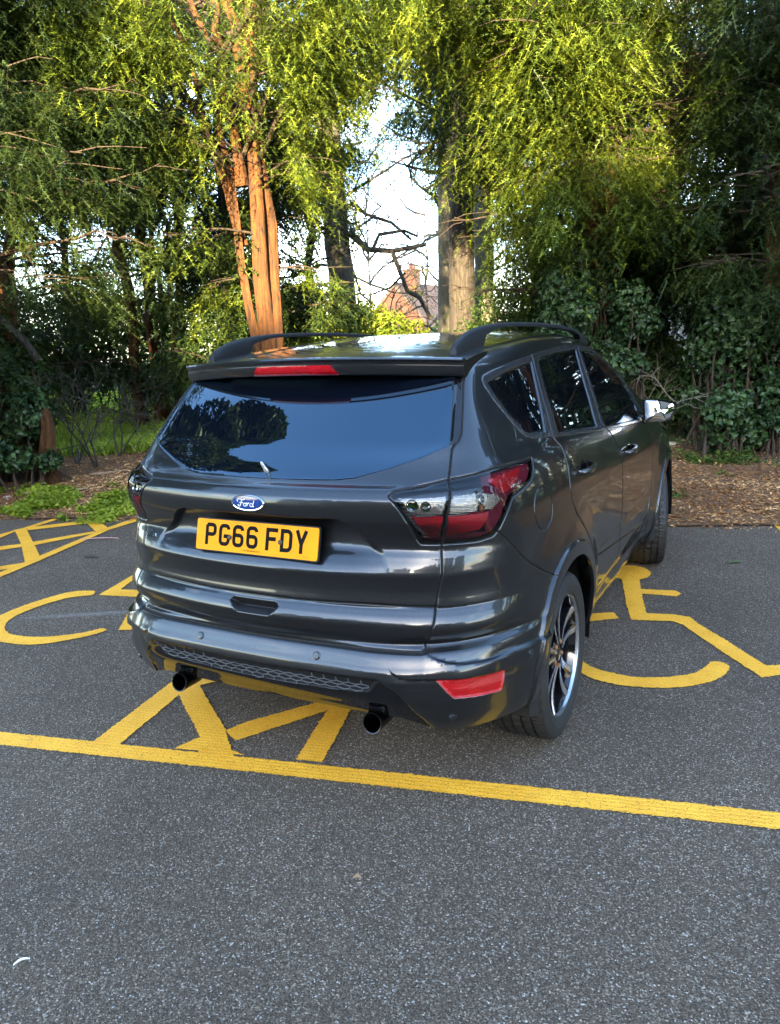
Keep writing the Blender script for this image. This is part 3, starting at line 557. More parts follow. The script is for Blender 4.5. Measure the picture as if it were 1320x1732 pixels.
def G(px,D,z=None):
    p=at(px,D); p[2]=bz(p)-.03 if z is None else z; return p
def az_of(v): return math.degrees(math.atan2(v[1],v[0]))
CAMA=az_of(-FH); RGT=az_of(RH); LFT=az_of(-RH); AWY=az_of(FH)
def rb(k,hs,azs,ls,sag=(.05,.22),si=None,ns=1):
    out=[]
    for i in range(k):
        out.append((rng.integers(ns) if si is None else si,rng.uniform(*hs),rng.uniform(*azs),rng.uniform(*ls),rng.uniform(*sag)))
    return out
# centre yew, several fluted stems
b=G(470,11.0)
b=G(478,11.0)
st=[(b,G(446,11.0,8.6),.118),(b+RH*.11,G(470,11.2,8.8),.10),(b-RH*.08,G(382,11.1,7.6),.07),(A(448,330,11),G(410,10.9,7.4),.075),(A(470,380,11.05),G(486,10.9,8.2),.07),(A(440,420,11.1),G(352,11.3,6.4),.055)]
bo=rb(5,(4.9,7.4),(CAMA-80,CAMA-35),(1.0,2.8),ns=6)+rb(5,(4.9,7.4),(CAMA+35,CAMA+80),(1.0,2.8),ns=5)+rb(9,(4.6,7.4),(LFT-45,LFT+45),(1.4,3.2),ns=6)+rb(7,(5.0,7.4),(RGT-45,RGT+40),(1.2,2.8),ns=6)+rb(6,(3.2,6.5),(AWY-70,AWY+70),(1.5,3.0),ns=5)
bo+=[(0,3.9,CAMA+40,1.3,.2),(1,3.6,RGT-20,1.0,.3),(0,3.4,LFT+30,1.3,.3),(1,2.6,RGT+10,.7,.25),(0,2.5,LFT-20,.8,.3)]
bo+=[(rng.integers(6),rng.uniform(3.8,5.5),(px_,py_,D_),0,.12) for px_,py_,D_ in ((160,-20,9.8),(280,-30,9.2),(240,90,9.9),(520,-20,9.0),(600,-30,9.1),(320,130,10.2),(570,100,9.9),(640,80,9.8),(130,40,10),(180,110,9.7),(230,30,9.4),(250,170,9.9),(300,90,9.5),(540,130,9.6),(560,40,9.2),(660,40,9.2),(330,260,10.4),(210,230,10.3))]
yew('yew_tree',b,st,bo,YEWB,NEED,'sunlit yew with several orange-brown fluted stems, behind the left half of the car roof',strand=(.35,1.1))
# right yew, dark, with ivy round its foot
b=G(995,10.6)
st=[(b,G(985,10.6,8.2),.20),(b+RH*.22,G(1040,10.9,7.8),.13),(b-RH*.15,G(1000,11.2,7.0),.12)]
bo=rb(11,(3.9,7.6),(CAMA-60,CAMA+60),(1.2,2.8),ns=3)+rb(7,(5.2,7.8),(LFT-40,LFT+40),(1.6,3.8),ns=3)+[(0,4.7,(905,190,10.2),0,.1),(0,3.9,(930,330,10.6),0,.1)]+rb(9,(2.6,7.0),(RGT-50,RGT+40),(1.2,3.0),ns=3)+rb(22,(1.6,4.8),(0,360),(.8,1.9),ns=3)+rb(8,(2.2,6.5),(AWY-70,AWY+70),(1.5,3.0),ns=3)
bo+=[(rng.integers(3),rng.uniform(3.8,5.8),(px_,py_,D_),0,.12) for px_,py_,D_ in ((740,-30,9.0),(800,-20,9.3),(880,-30,9.2),(780,90,9.8),(960,-20,9.1),(1010,160,9.7),(870,160,9.9),(700,30,9.4),(760,50,9.1),(820,30,9.0),(860,110,9.1),(890,40,9.0),(900,180,9.2),(930,110,9.1),(950,230,9.4),(1010,100,9.3),(1060,60,9.4),(1040,200,9.6),(1100,140,9.8),(1050,320,9.8),(940,420,10),(1080,430,10.1),(900,390,10.2),(1010,400,9.8))]
yew('yew_tree',b,st,bo,YEWB,NEED,'dark-stemmed yew with ivy round its foot, rising behind the right rear window of the car',strand=(.35,1.1))
# far right yew
b=G(1305,9.6)
st=[(b,G(1300,9.6,8),.17),(b+RH*.25,G(1380,9.8,7.5),.14)]
bo=rb(20,(2.2,7.6),(CAMA-70,CAMA+60),(.9,2.0),ns=2)+rb(18,(2.0,7.4),(LFT-50,LFT+50),(.9,2.5),ns=2)+rb(12,(2.0,7),(0,360),(1.0,2.4),ns=2)
yew('yew_tree',b,st,bo,YEWB,NEED_SHADED,'shaded yew at the right edge of the picture, above the ivy bank',strand=(.35,.95))
# left yew in shade
b=G(25,9.7)
st=[(b,G(60,9.8,8),.17),(b+RH*.2,G(-60,9.6,7.5),.15),(b,G(120,10.6,6.6),.09)]
bo=rb(26,(2.4,7.6),(CAMA-80,CAMA+80),(.8,2.2),ns=3)+rb(14,(2.7,7.4),(RGT-45,RGT+45),(.9,2.2),ns=3)+rb(18,(2.0,7),(0,360),(.9,2.2),ns=3)
yew('yew_tree',b,st,bo,YEWB,NEED_SHADED,'shaded yew hanging over the ivy at the left edge of the picture',strand=(.35,1.05))
# pair of thin yews further back on the left
b=G(262,14.2)
st=[(b-RH*.12,G(232,14.2,7.8),.10),(b+RH*.25,G(274,14.4,8),.13),(b+RH*.55,G(322,14.6,6.5),.06)]
bo=rb(12,(5.2,8),(0,360),(1.4,3.2),ns=3)+rb(7,(2.0,3.8),(AWY-80,AWY+80),(.8,2.2),ns=3)+rb(6,(4.0,5),(0,360),(.6,1.3),ns=3)
yew('yew_tree',b,st,bo,YEWB,NEED,'yew with two thin leaning trunks lit in patches, left of the sunlit yew',strand=(.35,.9),nl=.045,nw=.013)
# more of the belt behind, filling the depth
FILL=[(330,17.0,'broad dark yew filling the gap behind the two thin trunks',(.3,4.2),22,0),(405,13.6,'dark yew just behind the left side of the sunlit yew',(.8,6.2),30,0),(540,15.0,'dark yew between the sunlit yew and the grey trunk',(.4,6.2),22,1),(905,14.0,'dark yew between the pale trunk and the dark-stemmed yew',(.6,7.5),40,1),(1120,14.2,'dark yew behind the shrubs right of the dark-stemmed yew',(1.2,7.0),34,0),(1225,12.0,'dark yew just left of the far right trunk',(.4,8),36,0),(30,14.0,'dark yew behind the shaded yew at the left edge',(1.0,8),32,0),(1010,16,'dark yew filling the depth behind the dark-stemmed yew',(.4,7.8),34,0),(1330,14.5,'dark yew behind the far right trunk',(.4,8),30,0),(150,17,'dark yew far back behind the long grass',(3.6,8.5),26,0),(250,19,'dark yew top far behind the two thin trunks',(4.8,9.5),26,0),(-60,13,'dark yew far back at the left edge',(.6,7.5),24,0),(470,19,'dark yew high behind the sunlit yew',(3.5,9.5),26,0),(775,16.5,'dark yew canopy high behind the furrowed trunk',(6.6,8.6),18,0),(830,20,'dark yew high behind the pale trunks',(5.5,10),24,0),(1120,19,'dark yew high behind the right yews',(5,9),20,0)]
for px_,D_,lb,hz_,kk,nr_ in FILL:
    b=G(px_,D_); st=[(b,G(px_+10,D_,max(8.3,hz_[1]+.4)),.09)]
    yew('yew_tree',b,st,rb(kk,hz_,(0,360),(.8,1.5) if nr_ else (1.0,2.6),ns=1),DARKB,NEED_SHADED,lb,strand=(.4,1.1),nl=.095,nw=.040,pairs=2,step=.11,sl=(.20,.38),px_strand=1.5,group='dark yews of the second row')
# trees outside the frame, right and left, seen in the car's windows and paint
for px_,D_,lb in ((-190,8.6,'yew beyond the left edge of the picture'),(1560,8.9,'yew beyond the right edge, mirrored in the side windows'),(1900,8.5,'second yew beyond the right edge, mirrored in the doors')):
    b=G(px_,D_); st=[(b,G(px_+10,D_,7.5),.16),(b+RH*.3,G(px_+60,D_+.3,7),.12),(b-RH*.2,G(px_-80,D_,6),.10)]
    yew('yew_tree',b,st,rb(26,(1.6,7.4),(0,360),(1.0,2.6),ns=3),YEWB,NEED_SHADED,lb,strand=(.4,1.0),nl=.08,nw=.028,pairs=3,step=.10,sl=(.16,.3))

# tall bare trunks
def tall_trunk(name,px0,px1,D,r,mat,label,branches=(),top=11):
    b=G(px0,D); root=empty(name,tuple(b),0,label,'tree'); e=G(px1,D,top); n=18
    pts=limb(b,e,0,n,.012); tr=MB(); ridged_trunk(tr,[p-b for p in pts],[r*(1.3-.3*min(1,i/2))*(1-.35*i/n) for i in range(n+1)],26,fl=.045); tr.build('trunk',mat,root,angle=70)
    lim=MB()
    for (h,pts_,r0_,r1_) in branches:
        tubes(lim,[np.array(p)-b for p in pts_],r0_,r1_,7)
    for _ in range(16):
        k=rng.integers(11,n); az=rng.uniform(0,6.28); L_=rng.uniform(1.5,4); p0_=pts[k]; q=limb(p0_,p0_+np.array([math.cos(az),math.sin(az),.4])*L_,-.05,6,.12); tubes(lim,[p-b for p in q],.05,.008,6)
        for _ in range(4):
            i=rng.integers(2,6); az2=az+rng.uniform(-1.2,1.2); q2=limb(q[i],q[i]+np.array([math.cos(az2),math.sin(az2),.3])*L_*.4,0,4,.15); tubes(lim,[p-b for p in q2],.02,.004,5)
    lim.build('branches',mat,root,angle=70); return root
tall_trunk('tall_tree',604,574,19,.33,GREYB,'thick grey trunk leaning left, beside the patch of open sky',
   [(0,[A(612,404,19),A(640,432,19),A(680,436,19),A(735,428,18.8)],.09,.045),(0,[A(648,434,19),A(660,410,19),A(700,405,19),A(722,415,19)],.05,.03),(0,[A(680,436,18.9),A(692,470,18.8),A(702,498,18.8),A(722,510,18.8),A(740,545,18.8)],.055,.05),(0,[A(700,470,18.8),A(675,492,18.8),A(640,503,18.8),A(618,500,18.8)],.03,.015),(0,[A(608,440,19),A(618,470,19),A(626,500,19),A(648,520,19)],.035,.02),(0,[A(616,360,19),A(640,378,19),A(680,392,19),A(712,420,19)],.045,.03)])
tall_trunk('tall_tree',788,801,15.5,.27,DARKB,'dark furrowed trunk in front of two pale ones, right of the house',
   [(0,[A(800,330,15.5),A(760,322,15),A(720,312,14.8),A(680,300,14.5)],.04,.012),(0,[A(806,330,15.5),A(850,345,15),A(900,365,14.5),A(960,378,14)],.05,.02),(0,[A(800,378,15.5),A(820,362,15.3),A(860,356,15),A(905,372,14.8)],.045,.02)])
tall_trunk('tall_tree',826,834,18,.24,PALEB,'pale smooth trunk just right of the dark furrowed one')
tall_trunk('tall_tree',764,778,20,.26,PALEB,'pale smooth trunk half hidden behind the dark furrowed one')
tall_trunk('tall_tree',1262,1272,12.5,.22,PALEB,'pale trunk behind the foliage at the upper right')
# thin bare tree with crooked twigs, against the sky
def bare_tree(name,px,D,h,label,seed,sp=1.0,tr_=.11):
    b=G(px,D); root=empty(name,tuple(b),0,label,'tree'); tr=MB(); br=MB(); r_=np.random.default_rng(seed)
    top=b+np.array([0,0,h]); pts=limb(b,top,0,10,.04); ridged_trunk(tr,[p-b for p in pts],[tr_*(1-.75*i/10) for i in range(11)],14,fl=.06); tr.build('trunk',DARKB,root,angle=70)
    def grow(p,d,L_,r,lv):
        n=5; q=[p]; dd=d.copy()
        for i in range(n):
            dd=dd+r_.normal(0,.22,3); dd/=np.linalg.norm(dd); q.append(q[-1]+dd*L_/n)
        tubes(br,[x-b for x in q],r,r*.45,5 if lv<2 else 3)
        if lv<4:
            for _ in range(4 if lv<3 else 3):
                i=r_.integers(1,n+1); d2=dd+r_.normal(0,.75,3); d2/=np.linalg.norm(d2); grow(q[i],d2,L_*r_.uniform(.45,.7),r*.5,lv+1)
    for k in range(11):
        i=r_.integers(2,11); a=r_.uniform(0,6.28); grow(pts[i],np.array([math.cos(a),math.sin(a),r_.uniform(.0,.7)]),h*.30*sp,.05,1)
    br.build('branches',DARKB,root,angle=70)
bare_tree('bare_tree',792,25,9.5,'leafless tree with crooked dark twigs spreading across the open sky',3,1.45)
bare_tree('bare_tree',598,23,8.5,'leafless tree behind the grey leaning trunk',5)
bare_tree('bare_tree',642,31,8.8,'thin leafless tree just right of the grey trunk, far back',21,1.1,.05)
bare_tree('bare_tree',735,33,9.0,'thin leafless tree just left of the furrowed trunk, far back',22,1.1,.05)
bare_tree('bare_tree',300,23,8.5,'leafless tree showing against the sky behind the thin yews',8)
bare_tree('bare_tree',150,21,8.0,'leafless tree showing through the shaded yew on the left',12)
# fallen leaning log in the ivy on the left
b=G(150,9.4); root=empty('leaning_branch',tuple(b),0,'thick bare branch slanting down into the ivy at the left edge','branch'); mb=MB(); tubes(mb,[p-b for p in (A(10,488,9.2),A(40,522,9.2),A(70,555,9.3),A(88,585,9.4))],  .035,.05,9); mb.build('wood',DARKB,root,angle=70)
b=G(86,9.45); root=empty('ivy_stump',tuple(b),0,'red-brown stump showing through the ivy on the left','stump'); mb=MB(); ridged_trunk(mb,[p-b for p in (G(84,9.3),A(86,745,9.3),A(88,720,9.3),A(92,700,9.3),A(90,680,9.35),A(88,662,9.4))],[.13,.10,.085,.08,.07,.04],18); mb.build('trunk',YEWB,root,angle=70)
# ---- shrubs and ivy
def C(px,py,D,rx,rz,ry=None):
    p=A(px,py,D); return (p[0],p[1],p[2],rx,(ry or rx),rz)
def lumps(n,px,py,D,r):
    out=[]
    for _ in range(n):
        r_=random.uniform(*r); out.append(C(random.uniform(*px),random.uniform(*py),random.uniform(*D),r_,r_*random.uniform(.7,1.5)))
    return out
shrub('ivy_bush',G(30,9.4),lumps(20,(-60,62),(540,740),(9.3,9.9),(.14,.36))+lumps(9,(-60,95),(715,760),(8.9,9.4),(.10,.22))+lumps(4,(60,95),(560,680),(9.5,9.9),(.1,.2))+[C(-120,620,9.2,.7,1.1)],14000,.045,.085,IVY,'dark ivy thicket banked up at the left edge','bush','ivy',fill=.3)
shrub('ivy_bush',G(1270,9.1),lumps(24,(1210,1380),(540,720),(9.2,9.9),(.16,.42))+lumps(12,(1150,1340),(700,765),(8.8,9.4),(.12,.26))+lumps(6,(1170,1220),(600,700),(9.5,10),(.12,.26))+[C(1450,660,8.9,.8,1.1)],16000,.045,.09,IVY,'dark ivy bank on the right, beside the wing mirror','bush','ivy',fill=.3)
shrub('ivy_bush',G(1010,10.2),lumps(26,(930,1080),(490,650),(10.0,10.6),(.12,.32))+lumps(6,(975,1030),(420,500),(10.3,10.5),(.10,.2)),12500,.04,.08,IVY,'ivy climbing the foot of the dark-stemmed yew','bush','ivy',fill=.3)
shrub('broadleaf_shrub',G(1130,11.0),[C(1120,650,11.0,.5,.45),C(1165,690,10.6,.5,.35),C(1100,700,10.6,.4,.3),C(1190,640,11.2,.45,.5),C(1080,740,10.2,.4,.16)],6500,.035,.075,HEDG,'loose green shrub between the wing mirror and the ivy bank','bush')
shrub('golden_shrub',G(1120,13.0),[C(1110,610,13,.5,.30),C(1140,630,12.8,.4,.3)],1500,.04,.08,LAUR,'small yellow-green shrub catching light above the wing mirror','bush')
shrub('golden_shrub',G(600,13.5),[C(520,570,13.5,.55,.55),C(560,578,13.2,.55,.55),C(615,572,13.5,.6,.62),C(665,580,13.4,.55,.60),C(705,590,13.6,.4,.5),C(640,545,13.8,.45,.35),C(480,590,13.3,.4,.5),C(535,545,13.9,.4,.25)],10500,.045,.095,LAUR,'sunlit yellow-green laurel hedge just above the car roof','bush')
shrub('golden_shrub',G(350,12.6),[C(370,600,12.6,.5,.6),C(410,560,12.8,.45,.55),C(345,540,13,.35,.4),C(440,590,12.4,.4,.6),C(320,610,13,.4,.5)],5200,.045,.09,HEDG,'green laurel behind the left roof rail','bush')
shrub('broadleaf_shrub',G(250,15),[C(270,590,15,.7,.8),C(220,560,15.5,.8,.8),C(150,560,16,1.0,.9),C(90,560,16.5,1.0,.9),C(310,560,15.5,.7,.7),C(120,520,17.5,1.1,.9),C(200,520,17.5,1.0,.8),C(290,530,17.5,1.0,.8),C(50,520,17,1.0,.9)],10000,.06,.11,HEDG,'mixed green shrubs beyond the grass on the left','bush')
shrub('broadleaf_shrub',G(880,13),[C(860,560,13,.6,.9),C(920,560,13,.7,1.0),C(810,600,14,.5,.6),C(770,598,15,.4,.4)],6500,.05,.09,HEDG,'green shrubs at the feet of the bare trunks','bush')
shrub('hedge',G(600,34),[(*at(px_,34+random.uniform(-2,2),1.2),2.2,1.5,random.uniform(1.0,1.6) if 560<px_<860 else random.uniform(1.8,2.9)) for px_ in range(-300,1700,55)],19000,.16,.34,HEDG,'long far hedge closing the ground behind all the trees','hedge')
# bare twiggy shrub on the left
def twiggy(px,D,h,label,seed,mat=DARKB):
    b=G(px,D); root=empty('twiggy_shrub',tuple(b),0,label,'bush'); r_=np.random.default_rng(seed); mb=MB()
    def grow(p,d,L_,r,lv):
        q=[p]; dd=d.copy()
        for i in range(4): dd=dd+r_.normal(0,.2,3); dd/=np.linalg.norm(dd); q.append(q[-1]+dd*L_/4)
        tubes(mb,[x-b for x in q],r,r*.5,5)
        if lv<4:
            for _ in range(3): d2=dd+r_.normal(0,.6,3); d2/=np.linalg.norm(d2); grow(q[r_.integers(2,5)],d2,L_*r_.uniform(.5,.75),r*.6,lv+1)
    for k in range(3): grow(b,np.array([r_.normal()*.3,r_.normal()*.3,1.0]),h*.55,.015,1)
    mb.build('twigs',mat,root,angle=70)
twiggy(165,10.4,1.5,'leafless dark twiggy bush in front of the long grass',2); twiggy(205,11.2,1.3,'smaller leafless bush beside the long grass, nearer the car',4); twiggy(130,10.8,1.7,'tall leafless twigs beside the ivy thicket',6)
twiggy(1085,9.9,1.6,'pale bare climbing stems over the ivy behind the wing mirror',9,PALEB)

# ---- brick house far behind
def brick_mat():
    m,n,b,o=new_mat('orange brick'); t=N(n,'ShaderNodeTexCoord'); mp=N(n,'ShaderNodeMapping'); mp.inputs['Rotation'].default_value=(math.radians(90),0,0); n.links.new(t.outputs['Object'],mp.inputs[0])
    k=N(n,'ShaderNodeTexBrick'); k.inputs['Scale'].default_value=3.2; k.inputs['Color1'].default_value=(.085,.024,.009,1); k.inputs['Color2'].default_value=(.055,.016,.007,1); k.inputs['Mortar'].default_value=(.07,.05,.04,1); k.inputs['Mortar Size'].default_value=.02; n.links.new(mp.outputs[0],k.inputs['Vector'])
    nz=N(n,'ShaderNodeTexNoise'); nz.inputs['Scale'].default_value=2.5; nz.inputs['Detail'].default_value=7; n.links.new(t.outputs['Object'],nz.inputs['Vector']); mx=N(n,'ShaderNodeMixRGB',_blend_type='OVERLAY'); mx.inputs[0].default_value=.5; n.links.new(k.outputs[0],mx.inputs[1]); n.links.new(nz.outputs[0],mx.inputs[2]); n.links.new(mx.outputs[0],b.inputs['Base Color']); b.inputs['Roughness'].default_value=.9; return m
M_GLASS=simple('dark pane',(.01,.012,.015),.05,var=(4,.2)); BR=brick_mat(); TILE=bark_mat('weathered roof tiles',(.028,.018,.018),(.055,.036,.034),4,st=(1,1,1))
hb=at(683,60); hr=math.atan2(RH[1],RH[0])-.62
H=empty('brick_house',(hb[0],hb[1],0),hr,'orange brick house with steep gable and tall chimney, far behind the trees','house')
def hbx(name,verts,faces,mat,parent=H):
    mb=MB(); mb.add(verts,faces); return mb.build(name,mat,parent,smooth=False)
gw,eh,rh_,dp=3.3,2.6,5.95,11
wall=hbx('wall',[(-gw,0,0),(gw,0,0),(gw,0,eh),(0,0,rh_),(-gw,0,eh),(-gw,dp,0),(gw,dp,0),(gw,dp,eh),(0,dp,rh_),(-gw,dp,eh)],[(0,1,2,3,4),(5,9,8,7,6),(1,6,7,2),(0,4,9,5)],BR)
s=(rh_-eh)/gw
roof=hbx('roof',[(gw+.3,-.18,eh-.3*s+.14),(0,-.18,rh_+.14),(0,dp+.2,rh_+.14),(gw+.3,dp+.2,eh-.3*s+.14),(-gw-.3,-.18,eh-.3*s+.14),(-gw-.3,dp+.2,eh-.3*s+.14),(gw+.3,-.18,eh-.3*s),(0,-.18,rh_),(-gw-.3,-.18,eh-.3*s)],[(0,1,2,3)[::-1],(1,4,5,2)[::-1],(0,6,7,1),(1,7,8,4)],TILE)
ch=MB(); ch.box((.62,1.4,6.1),(.95,.8,1.6)).box((.62,1.4,6.96),(1.1,.95,.14)); chim=ch.build('chimney',BR,roof,smooth=False)
mb=MB(); mb.tube([(.50,1.4,7.0),(.50,1.4,7.35),(.50,1.4,7.40)],[.15,.12,.14],10); mb.build('chimney_pot',simple('red clay',(.07,.012,.008),.7,var=(9,.3)),chim)
mb=MB(); mb.tube([(.78,1.4,7.0),(.78,1.4,7.28),(.78,1.4,7.32)],[.13,.11,.12],10); mb.build('chimney_pot',simple('red clay darker',(.10,.022,.014),.7,var=(9,.3)),chim)
hbx('bargeboard',[(0,-.20,rh_+.02),(0,-.20,rh_-.22),(-gw-.3,-.20,eh-.3*s-.22),(-gw-.3,-.20,eh-.3*s+.02),(gw+.3,-.20,eh-.3*s-.22),(gw+.3,-.20,eh-.3*s+.02)],[(0,3,2,1),(0,1,4,5)],simple('painted board',(.07,.045,.035),.7,var=(5,.3)),roof)
mb=MB()
wn=MB(); wn.box((0,-.03,1.5),(1.2,.08,1.2)); f=wn.build('window',simple('white frame',(.6,.6,.58),.5,var=(5,.1)),H,smooth=False); wn=MB(); wn.box((0,-.08,1.5),(1.0,.02,1.0)); wn.build('pane',M_GLASS,f,smooth=False)
# lower wing at the right
H2=empty('brick_outbuilding',tuple(at(752,62)),hr,'low brick wing with orange tiled roof right of the gable house','building')
mb=MB(); mb.box((0,3,1.7),(4.2,6,3.4)); mb.build('wall',BR,H2,smooth=False); mb=MB(); mb.add([(-2.4,-.3,3.3),(2.4,-.3,3.3),(2.4,3,4.6),(-2.4,3,4.6),(2.4,6.3,3.3),(-2.4,6.3,3.3)],[(0,1,2,3),(3,2,4,5)]); mb.build('roof',simple('orange tiles',(.08,.028,.012),.8,var=(6,.35)),H2,smooth=False)
# pale rendered building glimpsed on the right
H3=empty('white_building',tuple(at(1160,30)),hr+.5,'pale rendered building glimpsed under the branches on the right','building')
mb=MB(); mb.box((0,3,1.55),(5.0,6,3.1)); mb.build('wall',simple('pale render',(.20,.19,.18),.85,var=(2,.12)),H3,smooth=False); mb=MB(); mb.add([(-2.8,-.4,3.1),(2.8,-.4,3.1),(2.8,3,4.6),(-2.8,3,4.6),(2.8,6.4,3.1),(-2.8,6.4,3.1)],[(0,1,2,3),(3,2,4,5)]); mb.build('roof',TILE,H3,smooth=False)
for xx in (-1.1,.9):
    mb=MB(); mb.box((xx,-.03,1.75),(.9,.06,1.1)); f=mb.build('window',simple('grey frame',(.35,.4,.45),.5,var=(5,.1)),H3,smooth=False); mb=MB(); mb.box((xx,-.07,1.75),(.75,.02,.95)); mb.build('pane',M_GLASS,f,smooth=False)

# ---- trees behind the camera: they shade the car park and show in the glass and paint
SD=np.array([SUN_DIR.x,SUN_DIR.y,0]); SP=np.array([-SD[1],SD[0],0])
def conifer(base,h,r,n,label,mat=HEDG,lo=.25,hi=.5,z0=.6,shape=1.3,seed=0):
    root=empty('tall_evergreen',tuple(base),0,label,'tree','tall evergreens on the far side of the car park'); r_=np.random.default_rng(seed)
    mb=MB(); tubes(mb,[(0,0,0),(0,0,h*.5),(0,0,h*.96)],.32,.04,10); mb.build('trunk',DARKB,root,angle=70)
    t=r_.random(n)**.85; z=z0+(h-z0)*t; rad_=r*np.clip((1-t)**(1/shape),0,1)*(.75+.25*np.sin(z*2.1+seed)*np.sin(z*.9)); az=r_.uniform(0,6.28,n); q=rad_*(1-.45*r_.random(n)**2)*(1+.18*np.sin(az*5+z*1.3+seed)); P_=np.stack([q*np.cos(az),q*np.sin(az),z],1)
    d=unit(np.stack([np.cos(az),np.sin(az),-.25*np.ones(n)],1)+r_.normal(0,.5,(n,3))); nn=unit(r_.normal(0,1,(n,3))+[0,0,.8]); L_=r_.uniform(lo,hi,n)
    V_,T_=leaves(P_,d,nn,L_,L_*.5); link('crown',mesh_np('crown',V_,T_),mat,root); return root
sp_=[(-46,21),(-39,22),(-32,21),(-26,22),(-21,21),(-17,20.5),(-13,20.5),(-9.5,18),(-6.6,15.8),(-4,14.6),(-1.6,15.6),(1.0,17.2),(4,19.6),(8,21.5),(12.5,22),(18,21),(24,21),(31,22),(39,21),(47,22)]  # unseen row added as sun blocker, heights shaped to leave the middle lit
for i_,(s_,h_) in enumerate(sp_):
    p=CL*[1,1,0]+SD*(45+(i_%3)*2)+SP*s_; conifer(p,h_,4.6 if abs(s_)<14 else 6,9000,'tall dark evergreen in the row behind the photographer, outside the picture, its height shaped to block the sun',HEDG,.6,1.2,seed=i_,z0=.2,shape=2.2)
conifer(np.array([-7.4,-1.6,0]),11.5,2.9,26000,'big evergreen beside the car park, mirrored in the left of the rear window',NEED_SHADED,.12,.28,z0=1.8,shape=2.0,seed=31)
for i_,(x_,y_,h_,lb) in enumerate(((2.9,11.8,8.5,'first evergreen beyond the right edge, nearest the car bonnet'),(4.9,11.0,9,'second evergreen beyond the right edge'),(6.6,9.9,9,'third evergreen beyond the right edge'),(8.3,8.4,9,'fourth evergreen beyond the right edge'),(10.4,7.6,9.5,'fifth evergreen beyond the right edge'),(12.8,5.6,9,'sixth evergreen beyond the right edge'),(14.0,2.6,9,'seventh and last evergreen beyond the right edge'))):
    o_=conifer(np.array([x_,y_,0]),h_,1.75,11000,lb+', mirrored in the side windows',NEED_SHADED,.12,.28,z0=.15,shape=3.0,seed=50+i_); o_['group']='evergreens beyond the right edge of the picture'
# ---- small litter
def blade_obj(name,p,L_,W_,az,col,label,cat,zz_=.006):
    root_m=MB(); n=9; V=[]
    for i in range(n):
        t=i/(n-1); w_=W_*math.sin(math.pi*(.08+.9*t))**.7; zc=.010*math.sin(t*3)+.002
        V.append([Vector((L_*(t-.5),-w_/2,zc)),Vector((L_*(t-.5),0,zc+.004)),Vector((L_*(t-.5),w_/2,zc)),Vector((L_*(t-.5),0,zc-.001))])
    root_m.loft(V); o=root_m.build(name,simple(name+' surface',col,.7,var=(60,.3)),None,angle=60); o.location=(p[0],p[1],zz_); o.rotation_euler=(0,0,az); return tag(o,label,cat)
blade_obj('feather',(-.136,-1.829),.042,.009,.95,(.62,.60,.56),'small white feather on the asphalt at the lower left','feather')
blade_obj('dead_leaf',(.535,-1.155),.028,.02,.3,(.30,.18,.09),'tiny brown leaf alone on the asphalt below the yellow line','leaf')
blade_obj('pink_stick',(-3.79,1.818),.33,.025,.45,(.55,.28,.24),'thin pinkish strip lying by the far left hatching','litter')
blade_obj('leaf_scrap',(-3.364,1.332),.14,.04,.2,(.03,.035,.02),'dark green leaf scrap on the asphalt left of the car','leaf')
blade_obj('leaf_scrap',tuple(at(1265,5.25)[:2]),.10,.04,.5,(.07,.10,.03),'green leaf scrap above the right wheelchair symbol','leaf')
p=at(1256,6.95); mb=MB(); mb.add([(-.06,-.03,.0),(.05,-.035,.0),(.065,.02,.004),(.0,.04,.03),(-.055,.03,.012),(-.06,-.03,.006),(.05,-.035,.008),(.065,.02,.012),(0,.04,.036),(-.055,.03,.02)],[(0,4,3,2,1),(5,6,7,8,9),(0,1,6,5),(1,2,7,6),(2,3,8,7),(3,4,9,8),(4,0,5,9)])
o=mb.build('paper_scrap',simple('crumpled paper',(.66,.68,.78),.7,var=(30,.35)),None,smooth=False); o.location=(p[0],p[1],.006); tag(o,'crumpled white and blue paper scrap at the edge of the tarmac','litter')
def stone(name,p,s_,col,label):
    mb=MB(); rings=[]; r_=np.random.default_rng(int(abs(p[0])*100))
    for k,(zq,rq) in enumerate(((0,.8),(.3,1.0),(.65,.85),(.9,.45),(1.0,.05))): rings.append([Vector((math.cos(a)*rq*s_*(1+.2*r_.normal()*.5),math.sin(a)*rq*s_*.6*(1+.2*r_.normal()*.5),zq*s_*.5)) for a in np.linspace(0,6.28,10)[:-1]])
    o=mb.loft(rings).build(name,simple(name+' surface',col,.85,var=(20,.3)),None,angle=50); o.location=(p[0],p[1],bz(p)-.01); return tag(o,label,'stone')
stone('pale_stone',at(252,10.6),.11,(.5,.42,.38),'pale stone on the soil beside the rear window of the car')
stone('pale_stone',at(6,8.7),.08,(.42,.34,.28),'pale stone on the soil at the left edge')
stone('pale_stone',at(1140,10.0),.12,(.36,.30,.22),'flat stone under the shrub right of the wing mirror')
